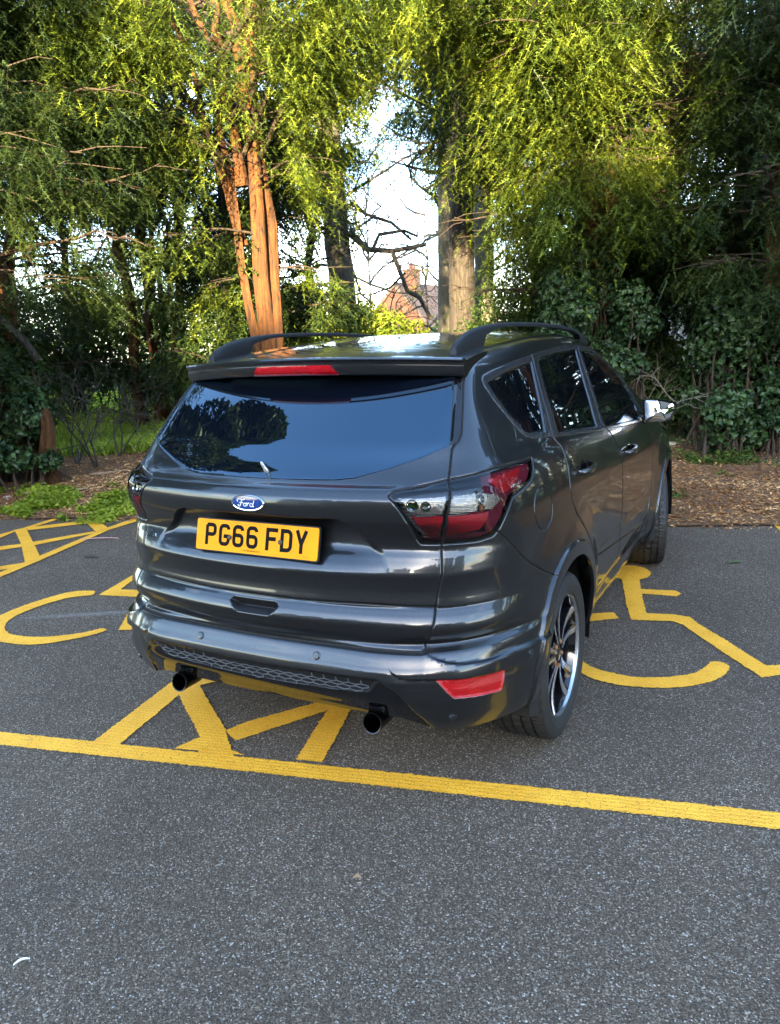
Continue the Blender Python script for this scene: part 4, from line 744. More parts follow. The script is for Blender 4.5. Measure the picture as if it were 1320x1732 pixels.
# fallen twigs
def twig(pts,r,label):
    b=np.array(pts[0]); mb=MB(); tubes(mb,[tuple(np.array(p)-b) for p in pts],r,r*.5,6); o=mb.build('fallen_twig',simple('dry twig',(.33,.22,.13),.8,var=(20,.4)),None,angle=60); o.location=tuple(b); tag(o,label,'twig','dry twigs fallen on the soil')
for k,(a_,lb) in enumerate((([(150,757,9.7),(170,744,9.75),(195,736,9.8),(215,734,9.9)],'curved dry twig under the leafless bush on the left'),([(160,752,9.6),(178,742,9.7),(192,752,9.5)],'short dry twig across the curved one'),([(82,792,8.6),(105,785,8.7),(118,781,8.75)],'dry twig just above the green weeds'),([(122,780,8.75),(140,775,8.8),(147,768,8.9)],'thick dry twig right of the one above the weeds'),([(35,782,8.7),(60,779,8.8),(78,781,8.8)],'mossy dry twig near the left edge'))):
    twig([(*at(px_,D_)[:2],bz(at(px_,D_))+.03) for px_,py_,D_ in a_],.012,lb)
# ================================================================ CAR
def seg_dist(P, poly, closed):
    A=np.array(poly,float); B=np.roll(A,-1,0) if closed else A[1:]; A=A if closed else A[:-1]
    best=np.full(len(P),1e9)
    for a,b in zip(A,B):
        d=b-a; t=np.clip(((P-a)@d)/max(d@d,1e-12),0,1); q=a+t[:,None]*d
        best=np.minimum(best,np.hypot(P[:,0]-q[:,0],P[:,1]-q[:,1]))
    return best
def inside(P, poly):
    A=np.array(poly,float); B=np.roll(A,-1,0); c=np.zeros(len(P),bool); x,y=P[:,0],P[:,1]
    for (x1,y1),(x2,y2) in zip(A,B):
        if y1==y2: continue
        c ^= ((y1>y)!=(y2>y)) & (x < (x2-x1)*(y-y1)/(y2-y1)+x1)
    return c
def sdf(P, poly): return np.where(inside(P,poly),-1,1)*seg_dist(P,poly,True)
def side_of(P, line):
    """signed distance to an open polyline (sign from the nearest segment)"""
    A=np.array(line,float); best=np.full(len(P),1e9); sg=np.ones(len(P))
    for a,b in zip(A[:-1],A[1:]):
        d=b-a; t=np.clip(((P-a)@d)/(d@d),0,1); q=a+t[:,None]*d
        ds=np.hypot(P[:,0]-q[:,0],P[:,1]-q[:,1]); cr=d[0]*(P[:,1]-a[1])-d[1]*(P[:,0]-a[0])
        k=ds<best-1e-9; best=np.where(k,ds,best); sg=np.where(k,np.sign(cr),sg)
    return sg*best
def rounded(poly, r, n=4):
    out=[]; m=len(poly)
    for i in range(m):
        p0,p1,p2=[np.array(poly[j%m],float) for j in (i-1,i,i+1)]
        a=p0-p1; b=p2-p1; la,lb=np.linalg.norm(a),np.linalg.norm(b); rr=min(r,la*.45,lb*.45)
        s=p1+a/la*rr; e=p1+b/lb*rr
        for k in range(n+1):
            t=k/n; out.append(tuple((1-t)**2*s+2*t*(1-t)*p1+t*t*e))
    return out

# feature outlines, metres.  Rear ones in (s, z) with s = |x| + y + 0.86, side ones in (y, z)
glass_o=[(-1,1.176),(.028,1.176),(.246,1.177),(.388,1.179),(.473,1.186),(.626,1.214),(.747,1.242),(.900,1.282),(.968,1.393),(1.034,1.497),(1.06,1.54),(-1,1.56)]
finish_o=[(.900,1.282),(.930,1.284),(.952,1.295),(.978,1.317),(1.033,1.412),(1.083,1.502),(1.10,1.53),(1.054,1.53),(1.034,1.497),(.968,1.393)]
tg_line=[(1.10,1.60),(1.10,1.53),(1.083,1.501),(1.033,1.412),(.978,1.317),(.952,1.295),(.925,1.283),(.908,1.27),(.882,1.225),(.848,1.18),(.806,1.082),(.797,.982),(.779,.874),(.751,.771),(.718,.712),(.703,.66),(.696,.633),(.676,.626),(.543,.628),(.329,.628),(.048,.625),(-1,.625)]
tg_poly=tg_line+[(-1,1.60)]
light_o=rounded([(.566,1.144),(.601,1.156),(.848,1.183),(1.103,1.197),(1.425,1.194),(1.405,1.150),(1.375,1.125),(1.306,1.109),(1.197,1.093),(1.143,1.055),(1.089,1.004),(1.051,.984),(.975,.976),(.805,.976),(.701,.978)],.012)
white_o=[(.607,1.140),(.83,1.141),(.99,1.138),(1.10,1.118),(1.13,1.098),(1.06,1.074),(.98,1.076),(.649,1.080)]
red_o=[(.652,1.074),(1.04,1.067),(1.02,1.03),(.985,1.008),(.82,.998),(.718,.992)]
tri_o=[(1.06,1.172),(1.33,1.179),(1.29,1.145),(1.204,1.118),(1.15,1.115),(1.12,1.140)]
recess_o=[(-1,1.067),(.002,1.067),(.191,1.062),(.299,1.064),(.345,1.064),(.375,1.057),(.431,1.030),(.516,.976),(.56,.95),(.56,.86),(-1,.86)]
panel_line=[(.55,.9735),(.69,.9755)]
groove_line=[(-1,.775),(.011,.775),(.193,.773),(.446,.776),(.750,.771)]
handle_o=rounded([(-1,.756),(.083,.756),(.090,.749),(.036,.712),(-1,.710)],.004)
ridge_line=[(-1,.30),(.60,.30),(.672,.628),(.69,.619),(.723,.606),(.779,.592),(.858,.583),(.967,.579),(1.138,.582),(1.354,.572),(1.42,.568)]
bumpshut=[(1.080,.998),(1.12,.972),(1.182,.928),(1.25,.880),(1.323,.840),(1.42,.795),(1.53,.753)]
refl_o=rounded([(.707,.545),(1.082,.526),(1.05,.455),(.79,.475)],.010)
crease_l=[(.500,.590),(.526,.567),(.565,.550),(.698,.548),(.707,.549),(1.09,.530),(1.20,.520)]
grille_o=[(-1,.525),(.039,.525),(.262,.533),(.462,.535),(.425,.487),(.265,.476),(.039,.468),(-1,.467)]
diff_o=[(-1,.536),(.039,.536),(.264,.543),(.455,.545),(.476,.534),(.532,.503),(.575,.468),(.625,.420),(.69,.372),(.757,.325),(.76,.2),(-1,.2)]
dlo_o=[(-.31,1.477),(-.29,1.492),(-.195,1.509),(-.008,1.532),(.286,1.554),(.597,1.570),(.886,1.577),(1.16,1.573),(1.34,1.558),(1.50,1.518),(1.66,1.455),(1.79,1.380),(1.87,1.30),(1.92,1.20),(1.90,1.105),(1.672,1.112),(.916,1.164),(.043,1.234),(-.158,1.253),(-.19,1.260),(-.226,1.282),(-.263,1.33),(-.30,1.405),(-.316,1.455)]
q_glass=rounded([(-.289,1.465),(-.10,1.500),(.195,1.526),(.160,1.50),(-.02,1.258),(-.17,1.272),(-.20,1.283),(-.239,1.334),(-.272,1.410)],.01)
q_glass=rounded([(-.289,1.465),(-.10,1.500),(.195,1.524),(.10,1.40),(-.015,1.257),(-.17,1.272),(-.20,1.283),(-.239,1.334),(-.272,1.410)],.006)
rd_glass=[(.30,1.530),(.60,1.547),(1.03,1.552),(.93,1.42),(.755,1.192),(.45,1.216),(.12,1.242),(.22,1.42)]
fd_glass=[(1.13,1.547),(1.30,1.540),(1.46,1.508),(1.60,1.455),(1.72,1.385),(1.80,1.30),(1.79,1.20),(1.72,1.130),(1.45,1.145),(.905,1.178),(1.02,1.36)]
rd_line=[(.235,1.548),(.18,1.47),(.06,1.27),(.039,1.234),(.066,1.185),(.060,1.148),(.050,1.092),(.035,1.03),(.05,.975),(.095,.92),(.16,.87),(.26,.80),(.36,.72),(.43,.62),(.455,.52),(.50,.425)]
fd_line=[(1.09,1.566),(1.00,1.40),(.86,1.19),(.93,1.15),(.985,1.10),(1.05,1.019),(1.09,.86),(1.123,.675),(1.14,.52),(1.14,.40)]
ff_line=[(1.90,1.105),(1.93,1.07),(1.965,1.01),(2.0,.95),(2.05,.80),(2.09,.62),(2.11,.40)]
sill_line=[(.47,.425),(.8,.400),(1.14,.388),(1.6,.378),(2.12,.372)]
rdoor_o=rd_line+[(.50,.425),(.8,.400),(1.14,.388)]+fd_line[::-1]
fdoor_o=fd_line+[(1.14,.388),(1.6,.378),(2.12,.372)]+ff_line[::-1]+[(1.92,1.20),(1.87,1.30),(1.79,1.38),(1.66,1.455),(1.50,1.518),(1.34,1.558),(1.16,1.573)]
fuel_o=[(-.26+.088*math.cos(a)*(1 if math.cos(a)>0 else .9),1.012+.078*math.sin(a)) for a in np.linspace(0,2*math.pi,29)[:-1]]
ARCH_R=.402; LIP_R=.462; ZC=.362

swoosh_o=[(.562,.628),(.60,.643),(.93,.649),(1.18,.657),(1.53,.664),(2.10,.69),(2.14,.455),(1.52,.508),(1.04,.563),(.61,.606)]
def sz(P): return np.stack([P[:,0]+P[:,1]+.86, P[:,2]],1)
def yzc(P): return P[:,1:3]
def rear_ok(P): return P[:,1]<-.12
def side_ok(P): return (P[:,0]>xside(P[:,1],P[:,2])-.06)&(P[:,1]>-.62)&(P[:,2]<1.60)
def gradF(P,e=4e-4):
    g=np.zeros_like(P)
    for k in range(3):
        a=P.copy(); b=P.copy(); a[:,k]+=e; b[:,k]-=e; g[:,k]=(F(a[:,0],a[:,1],a[:,2])-F(b[:,0],b[:,1],b[:,2]))/(2*e)
    return g
def project(P,it=4):
    P=P.copy()
    for _ in range(it):
        g=gradF(P); f=F(P[:,0],P[:,1],P[:,2]); st=(f/np.maximum((g*g).sum(1),1e-6))
        x0=P[:,0]<1e-6
        P-= np.clip(st,-.02,.02)[:,None]*g; P[x0,0]=0
    return P

GR=[('s',tg_line,.0045,.0),('s',bumpshut,.0025,0),('s',groove_line,.003,0),('y',rd_line,.0032,0),('y',fd_line,.0032,0),('y',ff_line,.0032,0),('y',sill_line,.003,0)]
GC=[('s',light_o,.0022),('y',fuel_o,.0016)]
def ramp(d,a,b): return np.clip((d-a)/(b-a),0,1)
def disp(P):
    """outward offset of the panels from the smooth base surface"""
    h=np.zeros(len(P)); S=sz(P); Y=yzc(P); ro=rear_ok(P); so=side_ok(P)
    for (k,ln,g,_) in GR:
        C,ok=(S,ro) if k=='s' else (Y,so)
        d=np.full(len(P),1.); i=np.where(ok)[0]; d[i]=seg_dist(C[i],ln,False)
        h-= .006*(1-ramp(d,0,g)) + .0016*(1-ramp(d,g,g+.006))**2
    for (k,ln,g) in GC:
        C,ok=(S,ro) if k=='s' else (Y,so&(P[:,1]<.2))
        d=np.full(len(P),1.); i=np.where(ok)[0]; d[i]=seg_dist(C[i],ln,True)
        h-= .005*(1-ramp(d,0,g)) + .0013*(1-ramp(d,g,g+.005))**2
    i=np.where(ro)[0]; Si=S[i]; hi=np.zeros(len(i))
    d=sdf(Si,recess_o); hi-= .034*sstep(0,.022,-d)*sstep(.87,1.035,Si[:,1])*(1-sstep(.40,.56,Si[:,0])*.5)
    d=sdf(Si,handle_o); zz=Si[:,1]; hi-= ramp(-d,0,.006)*(.006+.034*ramp(zz,.710,.745))
    d=sdf(Si,ridge_line+[(2,.56),(2,-1),(-1,-1)]); hi+= .013*(1-ramp(d,-.004,.004))*sstep(.64,.80,Si[:,0])   # below the ridge
    d=seg_dist(Si,crease_l,False); dn=inside(Si,crease_l+[(1.20,.2),(.5,.2)]); hi-= .012*np.where(dn,1-sstep(0,.05,d),0)*sstep(.50,.56,Si[:,0])*(1-sstep(1.05,1.2,Si[:,0]))*ramp(d,0,.004)
    d=sdf(Si,refl_o); hi-= .006*ramp(-d,0,.004)
    d=sdf(Si,grille_o); hi-= .022*ramp(-d,0,.005)
    d=sdf(Si,diff_o); hi-= .007*ramp(-d,0,.006)
    d=sdf(Si,glass_o); hi-= .003*ramp(-d,-.001,.003)
    d=sdf(Si,finish_o); hi-= .010*ramp(-d,0,.018)
    d=sdf(Si,light_o); hi-= .0008*ramp(-d,0,.004)
    h[i]+=hi
    i=np.where(so)[0]; Yi=Y[i]; hi=np.zeros(len(i))
    for g in (q_glass,rd_glass,fd_glass):
        d=sdf(Yi,g); hi-= .005*ramp(-d,0,.004)
    d=sdf(Yi,swoosh_o); hi-= .006*ramp(-d,0,.005)*(1-sstep(.01,.09,-d))*(1-sstep(1.5,2.05,Yi[:,0]))
    d=sdf(Yi,dlo_o); hi+= .0025*ramp(-d,0,.003)
    h[i]+=hi
    for yc in (0.,WB):
        r=np.hypot(P[:,1]-yc,P[:,2]-ZC); low=(P[:,2]>.2)&(P[:,0]>.55)
        h+= np.where(low,.011*(1-ramp(r,LIP_R-.006,LIP_R+.001)),0)
    return h
LEVELS=[]
def refine(P,T,f,near=None,tol=.0):
    E=np.sort(np.concatenate([T[:,[0,1]],T[:,[1,2]],T[:,[2,0]]]),1); key=E[:,0].astype(np.int64)*len(P)+E[:,1]
    uk,inv=np.unique(key,return_inverse=True); a=(uk//len(P)).astype(int); b=(uk%len(P)).astype(int)
    fa,fb=f[a],f[b]; cr=(fa*fb<0)&(np.abs(fa)<.2)&(np.abs(fb)<.2)
    t=np.where(cr,fa/np.where(cr,fa-fb,1),.5); cr&=(t>.06)&(t<.94)
    Q=P[a]+(P[b]-P[a])*t[:,None]
    if near is not None:
        i=np.where(cr)[0]; ok=near(Q[i]); cr[i[~ok]]=False
    ci=np.where(cr)[0]; newid=np.full(len(uk),-1); newid[ci]=len(P)+np.arange(len(ci)); P2=np.vstack([P,Q[ci]])
    n=len(T); e=newid[inv].reshape(3,n).T  # e[:,0] on edge 01, 1 on 12, 2 on 20
    cnt=(e>=0).sum(1); out=[T[cnt==0]]
    for r in range(3):
        T_=np.roll(T,-r,1); e_=np.roll(e,-r,1); i=(cnt==1)&(e_[:,0]>=0); t_,m_=T_[i],e_[i,0]
        out+= [np.stack([t_[:,0],m_,t_[:,2]],1),np.stack([m_,t_[:,1],t_[:,2]],1)]
        i=(cnt==2)&(e_[:,0]>=0)&(e_[:,2]>=0); t_,m0,m2=T_[i],e_[i,0],e_[i,2]
        out+= [np.stack([t_[:,0],m0,m2],1),np.stack([m0,t_[:,1],t_[:,2]],1),np.stack([m0,t_[:,2],m2],1)]
    i=cnt==3; t_,e_=T[i],e[i]
    out+= [np.stack([t_[:,0],e_[:,0],e_[:,2]],1),np.stack([e_[:,0],t_[:,1],e_[:,1]],1),np.stack([e_[:,2],e_[:,1],t_[:,2]],1),np.stack([e_[:,0],e_[:,1],e_[:,2]],1)]
    return P2,np.concatenate(out)
def base_half():
    X=np.linspace(0,1.1,92); Z=np.concatenate([np.linspace(.1,.36,12)[:-1],np.linspace(.36,1.3,118)[:-1],np.linspace(1.3,1.9,48)])
    Y=np.concatenate([np.linspace(-1.1,.55,170)[:-1],np.linspace(.55,2.3,120)[:-1],np.linspace(2.3,3.9,50)])
    lo=np.array([0,-.1,.5]); hi=np.array([.3,2.95,.9]); V=[];T=[]; n0=0
    def patch(A,B,fn,flip):
        nonlocal n0
        a,b=np.meshgrid(A,B,indexing='ij'); q=fn(a.ravel(),b.ravel()); V.append(q); na,nb=len(A),len(B)
        i=np.arange(na*nb).reshape(na,nb); p00,p10,p11,p01=i[:-1,:-1].ravel(),i[1:,:-1].ravel(),i[1:,1:].ravel(),i[:-1,1:].ravel()
        par=((np.add.outer(np.arange(na-1),np.arange(nb-1)))%2).ravel()==0
        t=np.concatenate([np.stack([p00,p10,p11],1)[par],np.stack([p00,p11,p01],1)[par],np.stack([p00,p10,p01],1)[~par],np.stack([p10,p11,p01],1)[~par]])+n0
        T.append(t[:,::-1] if flip else t); n0+=len(q)
    patch(X,Z,lambda a,b: np.stack([a,np.full_like(a,-1.1),b],1),False)
    patch(Y,Z,lambda a,b: np.stack([np.full_like(a,1.1),a,b],1),False)
    patch(X,Y,lambda a,b: np.stack([a,b,np.full_like(a,1.9)],1),False)
    patch(X,Z,lambda a,b: np.stack([a,np.full_like(a,3.9),b],1),True)
    Q=np.concatenate(V); T=np.concatenate(T)
    _,ui,inv=np.unique(np.round(Q*1e5).astype(np.int64),axis=0,return_index=True,return_inverse=True); Q=Q[ui]; T=inv.ravel()[T]
    Cc=np.clip(Q,lo,hi); D=Q-Cc; a=np.zeros(len(Q)); b=np.ones(len(Q))*1.0
    for _ in range(32):
        m=(a+b)/2; p=Cc+m[:,None]*D; f=F(p[:,0],p[:,1],p[:,2])>0; a=np.where(f,m,a); b=np.where(f,b,m)
    P=Cc+a[:,None]*D; P[Q[:,0]==0,0]=0
    return P,T
def car_shell():
    P,T=base_half()
    P=project(P,3)
    def near_(C,ok,ln,closed,tol): 
        return lambda Q: ok(Q)&(seg_dist(C(Q),ln,closed)<tol)
    def do(C,ok,ln,closed,levels):
        nonlocal P,T
        i=ok(P); f=np.full(len(P),1.0); 
        f[i]=(sdf(C(P[i]),ln) if closed else side_of(C(P[i]),ln))
        f=np.where(i,f,np.sign(f)*1.0)
        P,T=refine(P,T,f,near_(C,ok,ln,closed,.0035)); 
        for lv in levels:
            i=ok(P); f=np.full(len(P),1.0); f[i]=seg_dist(C(P[i]),ln,closed); f[f<2e-4]=0
            P,T=refine(P,T,np.where(f==0,-lv,f-lv),lambda Q: ok(Q))
    for k,ln,g,_ in GR: do(sz if k=='s' else yzc, rear_ok if k=='s' else side_ok, ln, False,[g,g+.006])
    for k,ln,g in GC: do(sz if k=='s' else yzc, rear_ok if k=='s' else (lambda Q: side_ok(Q)&(Q[:,1]<.2)), ln, True,[g,g+.005])
    for ln,lv in ((recess_o,[]),(handle_o,[.006]),(refl_o,[.004]),(grille_o,[.005]),(diff_o,[.006]),(glass_o,[.003]),(finish_o,[])): do(sz,rear_ok,ln,True,lv)
    do(sz,rear_ok,ridge_line,False,[.004]); do(sz,rear_ok,crease_l,False,[.004])
    do(sz,rear_ok,light_o,True,[.009])
    for ln in (q_glass,rd_glass,fd_glass,dlo_o,swoosh_o): do(yzc,side_ok,ln,True,[.004])
    for yc in (0.,WB):
        for R_ in (ARCH_R,LIP_R,LIP_R-.006):
            r=np.hypot(P[:,1]-yc,P[:,2]-ZC)-R_; r[(P[:,0]<.5)]=1
            P,T=refine(P,T,r)
    def zb(Q): return np.where(Q[:,1]<-.3,.338+.03*(1-sstep(.50,.62,Q[:,0])),np.where(Q[:,1]>3.0,.24,.235))
    P,T=refine(P,T,P[:,2]-zb(P))
    P=project(P,3)
    # cut away arches and bottom
    c=P[T].mean(1)
    keep=(c[:,2]>zb(c))
    for yc in (0.,WB): keep&=~((np.hypot(c[:,1]-yc,c[:,2]-ZC)<ARCH_R)&(c[:,0]>.5))
    T=T[keep]; c=c[keep]
    # labels
    lab=np.zeros(len(T),int); S=sz(c); Y=yzc(c); ro=rear_ok(c); so=side_ok(c)
    def setl(m,v): lab[m]=v
    bump_poly=[(-1,.62),(.676,.62),(.70,.64),(.80,.975)]+[(1.06,.99)]+bumpshut+[(1.6,.7),(1.6,0),(-1,0)]
    setl(ro&inside(S,bump_poly),5)
    setl(ro&inside(S,tg_poly),1)
    setl(ro&inside(S,diff_o),6); setl(ro&inside(S,grille_o),7)
    setl(ro&inside(S,refl_o),8)
    setl(ro&inside(S,glass_o),2); setl(ro&inside(S,finish_o),3)
    setl(ro&inside(S,handle_o),17)
    li=ro&inside(S,light_o); setl(li,4); setl(li&(seg_dist(S,light_o,True)<.009),14)
    setl(so&inside(Y,rdoor_o),9); setl(so&inside(Y,fdoor_o),10)
    setl(so&(Y[:,1]<.40)&(Y[:,0]>.42)&(Y[:,0]<2.25)&(lab==0),18)
    setl(so&inside(Y,fuel_o),15)
    setl(so&inside(Y,dlo_o),11)
    for g,v in ((q_glass,12),(rd_glass,19),(fd_glass,20)): setl(so&inside(Y,g),v)
    for yc in (0.,WB): setl((np.hypot(c[:,1]-yc,c[:,2]-ZC)<LIP_R-.001)&(c[:,0]>.5)&(c[:,2]>.2),16)
    for k,ln,g,_ in GR:
        C,ok=(S,ro) if k=='s' else (Y,so); setl(ok&(seg_dist(C,ln,False)<g),13)
    for k,ln,g in GC:
        C,ok=(S,ro) if k=='s' else (Y,so&(c[:,1]<.2)); setl(ok&(seg_dist(C,ln,True)<g),13)
    ws=(c[:,1]>1.42+.22*c[:,0]**2)&(c[:,1]<2.56-.45*c[:,0]**2)&(~so)&(c[:,2]>1.06)&(c[:,0]<.70)&(lab==0)
    setl(ws,21)
    setl((lab==0)&(c[:,1]>3.45)&(c[:,2]>.30)&(c[:,2]<.62)&(c[:,0]<.55),22)      # front grille
    setl((lab==0)&(c[:,1]>3.28)&(c[:,2]>.66)&(c[:,2]<.80)&(c[:,0]>.45)&(c[:,0]<.84),23)  # headlamps
    # normals + displacement
    g=-gradF(P); N0=g/np.linalg.norm(g,axis=1,keepdims=True)
    ref=np.where(np.abs(N0[:,2:3])<.8,np.array([[0,0,1.]]),np.array([[1.,0,0]]))
    t1=np.cross(ref,N0); t1/=np.linalg.norm(t1,axis=1,keepdims=True); t2=np.cross(N0,t1); e=.0012
    h0=disp(P); g1=(disp(P+e*t1)-disp(P-e*t1))/(2*e); g2=(disp(P+e*t2)-disp(P-e*t2))/(2*e)
    g1=np.clip(g1,-1.5,1.5); g2=np.clip(g2,-1.5,1.5)
    NN=N0-g1[:,None]*t1-g2[:,None]*t2; NN/=np.linalg.norm(NN,axis=1,keepdims=True)
    PD=P+h0[:,None]*N0; x0=P[:,0]<1e-6; PD[x0,0]=0; NN[x0,0]=0
    return P,PD,NN,N0,T,lab
def submesh(name,V,Nn,T,mat,parent,mirror=False,both=False):
    if len(T)==0: return None
    u,inv=np.unique(T,return_inverse=True); v=V[u]; nn=Nn[u]; t=inv.reshape(T.shape)
    M=np.array([-1,1,1.])
    if both:
        k=len(v); zero=v[:,0]<1e-6; idx=np.where(zero,np.arange(k),k+np.cumsum(~zero)-1)
        v2=np.vstack([v,(v*M)[~zero]]); n2=np.vstack([nn,(nn*M)[~zero]]); t=np.vstack([t,idx[t][:,::-1]]); v,nn=v2,n2
    elif mirror: v=v*M; nn=nn*M; t=t[:,::-1]
    return link(name,mesh_np(name,v,t,True,normals=nn),mat,parent)
# ---- car materials
def paint_mat():
    m,n,b,o=new_mat('metallic grey paint')
    b.inputs['Metallic'].default_value=.85; b.inputs['Roughness'].default_value=.30
    b.inputs['Coat Weight'].default_value=1; b.inputs['Coat Roughness'].default_value=.03; b.inputs['Coat IOR'].default_value=1.46
    t=N(n,'ShaderNodeTexCoord')
    fl=N(n,'ShaderNodeTexVoronoi'); fl.inputs['Scale'].default_value=1400
    du=N(n,'ShaderNodeTexNoise'); du.inputs['Scale'].default_value=5; du.inputs['Detail'].default_value=8; du.inputs['Roughness'].default_value=.7
    n.links.new(t.outputs['Object'],fl.inputs['Vector']); n.links.new(t.outputs['Object'],du.inputs['Vector'])
    mx=N(n,'ShaderNodeMixRGB'); mx.inputs[1].default_value=(.014,.0145,.016,1); mx.inputs[2].default_value=(.048,.049,.053,1)
    n.links.new(fl.outputs['Color'],mx.inputs[0])
    # road film: a little dust, more towards the sills
    sp=N(n,'ShaderNodeSeparateXYZ'); n.links.new(t.outputs['Object'],sp.inputs[0])
    zr=N(n,'ShaderNodeMapRange'); zr.inputs[1].default_value=.2; zr.inputs[2].default_value=.75; zr.inputs[3].default_value=.22; zr.inputs[4].default_value=.03
    n.links.new(sp.outputs[2],zr.inputs[0])
    dm=N(n,'ShaderNodeMath',_operation='MULTIPLY'); n.links.new(zr.outputs[0],dm.inputs[0])
    dr=N(n,'ShaderNodeMapRange'); dr.inputs[1].default_value=.35; dr.inputs[2].default_value=.75; dr.inputs[3].default_value=0; dr.inputs[4].default_value=1.0
    n.links.new(du.outputs[0],dr.inputs[0]); n.links.new(dr.outputs[0],dm.inputs[1])
    m2=N(n,'ShaderNodeMixRGB'); m2.inputs[2].default_value=(.09,.08,.068,1); n.links.new(dm.outputs[0],m2.inputs[0]); n.links.new(mx.outputs[0],m2.inputs[1])
    n.links.new(m2.outputs[0],b.inputs['Base Color'])
    cr=N(n,'ShaderNodeMapRange'); cr.inputs[1].default_value=0; cr.inputs[2].default_value=.35; cr.inputs[3].default_value=.030; cr.inputs[4].default_value=.16
    n.links.new(dm.outputs[0],cr.inputs[0]); n.links.new(cr.outputs[0],b.inputs['Coat Roughness'])
    # faint orange peel
    op=N(n,'ShaderNodeTexNoise'); op.inputs['Scale'].default_value=9; op.inputs['Detail'].default_value=2; n.links.new(t.outputs['Object'],op.inputs['Vector'])
    bp=N(n,'ShaderNodeBump'); bp.inputs['Strength'].default_value=.12; bp.inputs['Distance'].default_value=.004
    n.links.new(op.outputs[0],bp.inputs['Height']); n.links.new(bp.outputs[0],b.inputs['Coat Normal'])
    return m
def lens_mat(name,tint,amt):
    m=bpy.data.materials.new(name); m.use_nodes=True; n=m.node_tree; n.nodes.clear()
    o=N(n,'ShaderNodeOutputMaterial'); mx=N(n,'ShaderNodeMixShader'); tr=N(n,'ShaderNodeBsdfTransparent'); gl=N(n,'ShaderNodeBsdfGlossy'); fr=N(n,'ShaderNodeFresnel')
    tr.inputs[0].default_value=(*tint,1); gl.inputs['Roughness'].default_value=.01; fr.inputs[0].default_value=1.5
    n.links.new(fr.outputs[0],mx.inputs[0]); n.links.new(tr.outputs[0],mx.inputs[1]); n.links.new(gl.outputs[0],mx.inputs[2]); n.links.new(mx.outputs[0],o.inputs[0])
    return m
def cell_mat(name,c1,c2,scale,metal,rough,bump=.5,tex='VORONOI'):
    m,n,b,o=new_mat(name); t=N(n,'ShaderNodeTexCoord')
    mp=N(n,'ShaderNodeMapping'); mp.inputs['Rotation'].default_value=(.3,.2,.78); n.links.new(t.outputs['Object'],mp.inputs[0])
    v=N(n,'ShaderNodeTexVoronoi'); v.inputs['Scale'].default_value=scale; v.inputs['Randomness'].default_value=.25
    n.links.new(mp.outputs[0],v.inputs['Vector'])
    mx=N(n,'ShaderNodeMixRGB'); mx.inputs[1].default_value=(*c1,1); mx.inputs[2].default_value=(*c2,1)
    n.links.new(v.outputs['Color'],mx.inputs[0]); n.links.new(mx.outputs[0],b.inputs['Base Color'])
    b.inputs['Metallic'].default_value=metal; b.inputs['Roughness'].default_value=rough
    bp=N(n,'ShaderNodeBump'); bp.inputs['Strength'].default_value=bump; bp.inputs['Distance'].default_value=.004
    n.links.new(v.outputs['Distance'],bp.inputs['Height']); n.links.new(bp.outputs[0],b.inputs['Normal'])
    return m
M={}
M['paint']=paint_mat()
M['glass']=simple('tinted glass',(.002,.0025,.004),.008,spec=1.0,bump=(2.2,.035,.02))
M['gloss']=simple('gloss black plastic',(.004,.004,.005),.05,spec=.5,bump=(6,.05,.01))
M['matt']=simple('black plastic',(.008,.008,.009),.5,spec=.3,var=(30,.3))
M['seal']=simple('rubber seal',(.002,.002,.002),.8,var=(50,.3))
M['trim']=simple('satin black trim',(.018,.018,.020),.25,coat=.3,var=(40,.2))
M['chrome']=simple('chrome',(.72,.74,.77),.06,metal=1,bump=(40,.05,.001))
M['silver']=simple('machined alloy',(.42,.44,.47),.24,metal=.85,bump=(90,.15,.0005),var=(18,.12))
M['rimblack']=simple('black alloy',(.006,.006,.007),.12,coat=.5,var=(20,.2))
M['disc']=simple('brake disc',(.25,.24,.23),.4,metal=1,var=(12,.3))
M['rust']=simple('rusty wheel bolt',(.22,.10,.04),.6,metal=.4,var=(60,.5))
M['redlens']=cell_mat('red reflector',(.27,.003,.005),(.44,.007,.009),260,0,.16,.35)
M['redglow']=cell_mat('red lamp lens',(.34,.003,.012),(.46,.005,.018),240,.1,.16,.4)
M['rearglass']=simple('dark rear glass with sky tint',(.002,.003,.006),.008,spec=1.0,ior=1.6,bump=(2.2,.03,.02)); M['rearglass'].node_tree.nodes['Principled BSDF'].inputs['Specular Tint'].default_value=(.45,.75,1,1)  # specular tint adds the blue of reflected sky to the dark glass
M['stop']=cell_mat('high brake lamp red',(.30,.002,.006),(.42,.004,.01),60,0,.07,.15)
M['smoke']=simple('smoked red plastic',(.11,.012,.022),.08,var=(8,.4))
M['reflector']=cell_mat('lamp reflector',(.20,.185,.155),(.42,.39,.34),210,.75,.2,.35)
M['lens']=lens_mat('clear lens',(.93,.93,.95),1)
M['mirror']=simple('mirror glass',(.85,.87,.88),.005,metal=1,bump=(3,.02,.002))
M['plate']=simple('yellow number plate',(.80,.29,.003),.5,spec=.15,var=(14,.06))
M['black_ink']=simple('black lettering',(.006,.005,.004),.7,spec=.1,var=(70,.3))
M['white_ink']=simple('white lettering',(.75,.77,.8),.25,metal=.4,var=(70,.1))
M['blue']=simple('blue enamel',(.008,.035,.16),.08,coat=1,var=(40,.25))
M['under']=simple('underbody',(.006,.006,.006),.8,var=(9,.5))
